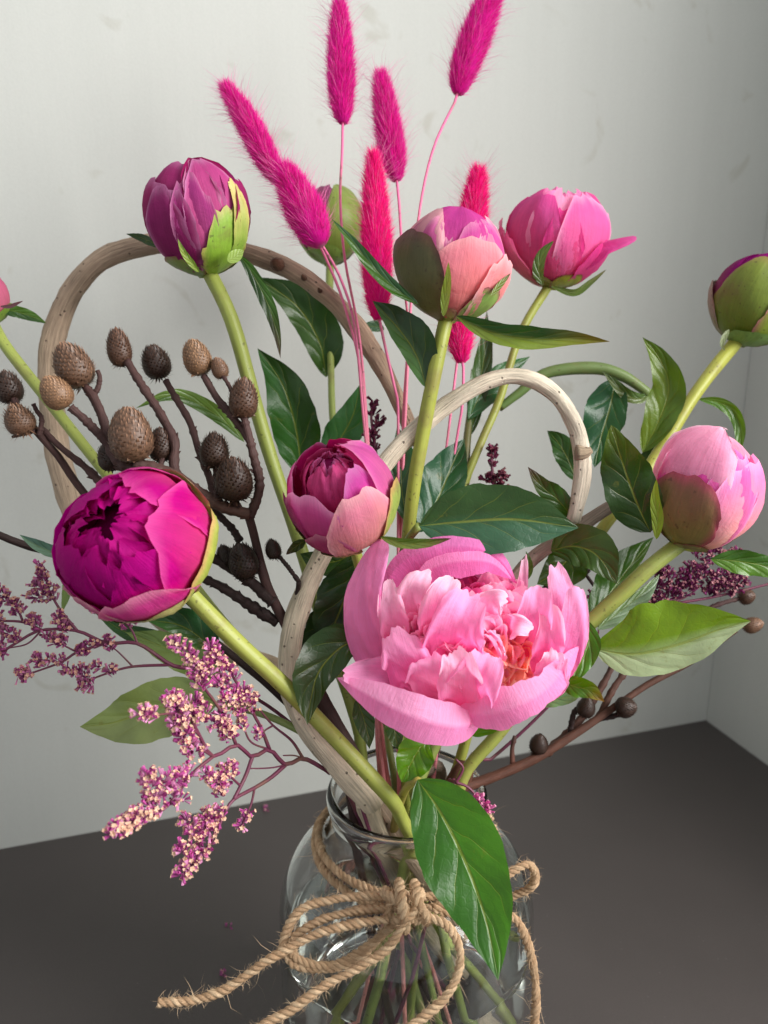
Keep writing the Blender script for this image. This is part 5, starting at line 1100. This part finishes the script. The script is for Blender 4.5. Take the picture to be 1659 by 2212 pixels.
spray('short dark maroon statice sprig between the pink stalks and pale loop', floor_pt(-0.01, 0.035), [([(1090, 1120), (1070, 1050), (1062, 1000), (1064, 965)], .0012, .0007), ([(1068, 1040), (1080, 1020), (1092, 1010)], .0008, .0006), ([(1064, 1035), (1048, 1030)], .0006, .0005)],
      [(1064, 1010, 1066, 965, 22, 8), (1070, 1040, 1092, 1024, 18, 9), (1066, 1040, 1044, 1030, 16, 8), (1080, 1070, 1076, 1040, 22, 12), (1100, 1090, 1090, 1060, 14, 9)], zD, 0.0024, (lin('5c1f3c'), lin('7a3050'), lin('8a4a58')), 0.001, 64,
      ([(1090, 1120, .43), (1060, 1300, .43), (990, 1560, .42)], (0.016, 0.024), (-0.02, -0.03)))
zE = lambda x, y: 0.43
spray('thin dark maroon statice sprig standing behind the half open mauve bud', floor_pt(0.01, 0.04), [([(815, 1010), (808, 950), (802, 900), (806, 870)], .0011, .0007), ([(806, 940), (818, 910)], .0007, .0005)],
      [(806, 900, 808, 866, 18, 8), (806, 950, 820, 905, 24, 10), (810, 980, 800, 940, 20, 10)], zE, 0.0024, (lin('6a2448'), lin('8a3a60'), lin('8a4a58')), 0.001, 65,
      ([(815, 1010, .43), (830, 1250, .43), (850, 1550, .42)], (-0.002, 0.030), (-0.02, 0.03)))
zF = lambda x, y: 0.375
spray('tiny bright pink statice tip lying against the jar shoulder behind the big leaf', floor_pt(0.03, 0.03), [([(985, 1690), (1010, 1700), (1030, 1722), (1045, 1750)], .0008, .0005), ([(985, 1690), (1000, 1660), (985, 1640)], .0008, .0005)],
      [(1020, 1715, 1055, 1755, 44, 13)], zF, 0.0019, (lin('e060b0'), lin('f090cc'), lin('f0a8c8')), 0.001, 66,
      ([(985, 1690, .375), (965, 1690, .385)], (0.020, -0.024), (-0.02, -0.045)))

# ------------------------------------------------------------------ jute twine
TWN = lin('b09070'); TWN2 = lin('d0b492')
def rope(name, parent, pts_w, r=0.00205, turns=150.0, n=None, fuzz=True, seed=0):
    L = np.sum(np.linalg.norm(np.diff(crv(pts_w, 60), axis=0), axis=1))
    n = n or int(max(30, L / 0.0011)); p = crv(pts_w, n); T, N, B = frames(p); s = np.linspace(0, L, n)
    rs = np.random.default_rng(seed + 400); mb = MB()
    rv = r * (1 + 0.14 * nz(s / 0.006, seed))
    for k in range(3):
        a = s * turns * 6.283 / 1.0 * 0.75 + k * 2.094
        c = p + (N * np.cos(a)[:, None] + B * np.sin(a)[:, None]) * (rv * 0.42)[:, None]
        ns = 8; th = np.linspace(0, 6.283, ns, endpoint=False)
        V = c[:, None, :] + (N[:, None, :] * np.cos(th)[None, :, None] + B[:, None, :] * np.sin(th)[None, :, None]) * (rv * (0.64 + 0.06 * nz(s / 0.004, seed + k)))[:, None, None]
        uv = np.zeros((n, ns, 2)); uv[..., 0] = np.linspace(0, 1, ns)[None]; uv[..., 1] = s[:, None]
        mb.add(V.reshape(-1, 3), grid_faces(n, ns, wrap=True) + [tuple(range(ns))[::-1], tuple(range((n - 1) * ns, n * ns))], mixc(TWN, TWN2, rs.random()), uv.reshape(-1, 2))
    o = mb.build(name, M_TWINE, parent)
    if fuzz:
        V = []; Fc = []; m = int(L * 5200)
        kk = rs.integers(0, n, m)
        for q in kk:
            a = rs.uniform(0, 6.283); d = unit((N[q] * math.cos(a) + B[q] * math.sin(a)) * rs.uniform(0.3, 1) + T[q] * rs.normal(0, 0.9)); b = p[q] + (N[q] * math.cos(a) + B[q] * math.sin(a)) * r * 0.8
            l = rs.uniform(0.0012, 0.005) * (3.0 if rs.random() < 0.06 else 1); w = unit(np.cross(d, rs.normal(0, 1, 3))) * 0.00006; bend = rs.normal(0, 0.4, 3)
            m1 = b + d * l * 0.5; t1 = m1 + unit(d + bend) * l * 0.5; i0 = len(V)
            V += [b - w, b + w, m1 + w, m1 - w, t1]; Fc += [(i0, i0 + 1, i0 + 2, i0 + 3), (i0 + 3, i0 + 2, i0 + 4)]
        build('fibres', np.array(V), Fc, M_TWINE, o, col=np.ones((len(V), 3)) * TWN2, uv=np.zeros((len(V), 2)), kind='stuff')
    return o
TB = empty('twine_bow', (JC[0], JC[1] - 0.045, 0.165), 'rough brown jute twine tied in a bow round the neck of the glass jar', 'twine bow')
th = np.linspace(0.2, 6.283 + 0.1, 26)
rope('neck_wrap', TB, [(JC[0] + 0.0465 * math.cos(a), JC[1] + 0.0465 * math.sin(a), 0.1715 + 0.0012 * math.sin(a * 2)) for a in th], seed=1)
rope('neck_wrap', TB, [(JC[0] + 0.0485 * math.cos(a), JC[1] + 0.0485 * math.sin(a), 0.1675 + 0.0012 * math.cos(a * 2)) for a in th[2:-3]], seed=2)
rope('bow_loop', TB, pxs([(860, 1938), (780, 1936), (710, 1945), (650, 1965), (620, 2010), (612, 2050), (640, 2085), (700, 2092), (770, 2070), (835, 2010), (880, 1965)], 0.352, 0.345), seed=3)
rope('bow_loop', TB, pxs([(850, 1962), (780, 1966), (700, 1985), (652, 2012), (630, 2040), (645, 2072), (720, 2086), (800, 2040), (860, 1985)], 0.350, 0.346), seed=4)
rope('bow_loop', TB, pxs([(860, 1950), (900, 1975), (960, 1995), (990, 2040), (992, 2090), (965, 2150), (910, 2200), (860, 2235), (800, 2260)], 0.348, 0.335), seed=5)
rope('loose_end', TB, pxs([(840, 1985), (770, 1995), (690, 2015), (630, 2045), (570, 2080), (490, 2135), (420, 2160), (342, 2166)], 0.344, 0.338), seed=6)
rope('loose_end', TB, pxs([(900, 1960), (870, 2000), (835, 2050), (770, 2092), (700, 2130), (630, 2180), (565, 2216), (520, 2240)], 0.342, 0.330), seed=7)
rope('bow_loop', TB, pxs([(935, 1965), (1010, 1940), (1080, 1900), (1135, 1868), (1155, 1885), (1148, 1915), (1110, 1935), (1040, 1960), (960, 1975)], 0.352, 0.372), seed=8)
rope('loose_end', TB, pxs([(950, 1970), (1040, 1975), (1105, 1980), (1135, 2025), (1152, 2090), (1158, 2160), (1150, 2260)], 0.352, 0.352), seed=9)
kn = P(870, 1945, 0.352)
rope('knot', TB, [kn + np.array(q) * 0.009 for q in ((-0.9, 0.3, 0.3), (-0.6, -0.5, 0.7), (0, -0.9, 0.5), (0.5, -0.9, -0.3), (0.8, -0.3, -0.8), (0.4, 0.4, -0.4), (-0.4, 0.3, 0.2), (-0.7, -0.6, -0.4), (0.0, -1.0, -0.2), (0.7, -0.7, 0.5), (0.9, 0.2, 0.3))], r=0.0023, seed=10)
rope('knot', TB, [kn + np.array(q) * 0.009 for q in ((-0.2, 0.2, 1.0), (-0.1, -0.9, 0.8), (0.1, -1.3, 0.0), (0.1, -0.9, -0.9), (0.1, 0.2, -1.0))], r=0.0024, seed=11)
rope('knot', TB, [kn + np.array(q) * 0.009 for q in ((0.6, 0.2, 0.9), (0.7, -0.8, 0.7), (1.1, -1.0, 0.0), (1.2, -0.6, -0.7), (1.0, 0.2, -0.9))], r=0.0024, seed=12)

# ------------------------------------------------------------------ fallen florets on the table
def on_table(x, y):
    d = P(x, y, 1.0) - CAMP
    return CAMP + d * (-CAMP[2] / d[2])
for q, (x, y, n, lb) in enumerate(((572, 1750, 5, 'fallen purple floret speck on the table close behind the hanging statice spray'), (494, 2005, 4, 'fallen purple floret speck on the table between the jar and the hanging statice tip'),
                                   (480, 2108, 7, 'fallen purple floret crumb on the table just behind the loose twine end'))):
    p = on_table(x, y)
    root = empty('fallen_floret', p, lb, 'floret', 'fallen florets on the table')
    cluster(root, p + np.array((-0.002, 0, 0.0009)), p + np.array((0.002, 0.001, 0.0009)), n, 0.0014, 950 + q, (lin('b04890'), lin('c86aa8'), lin('d8a0a8')), 0.0022)
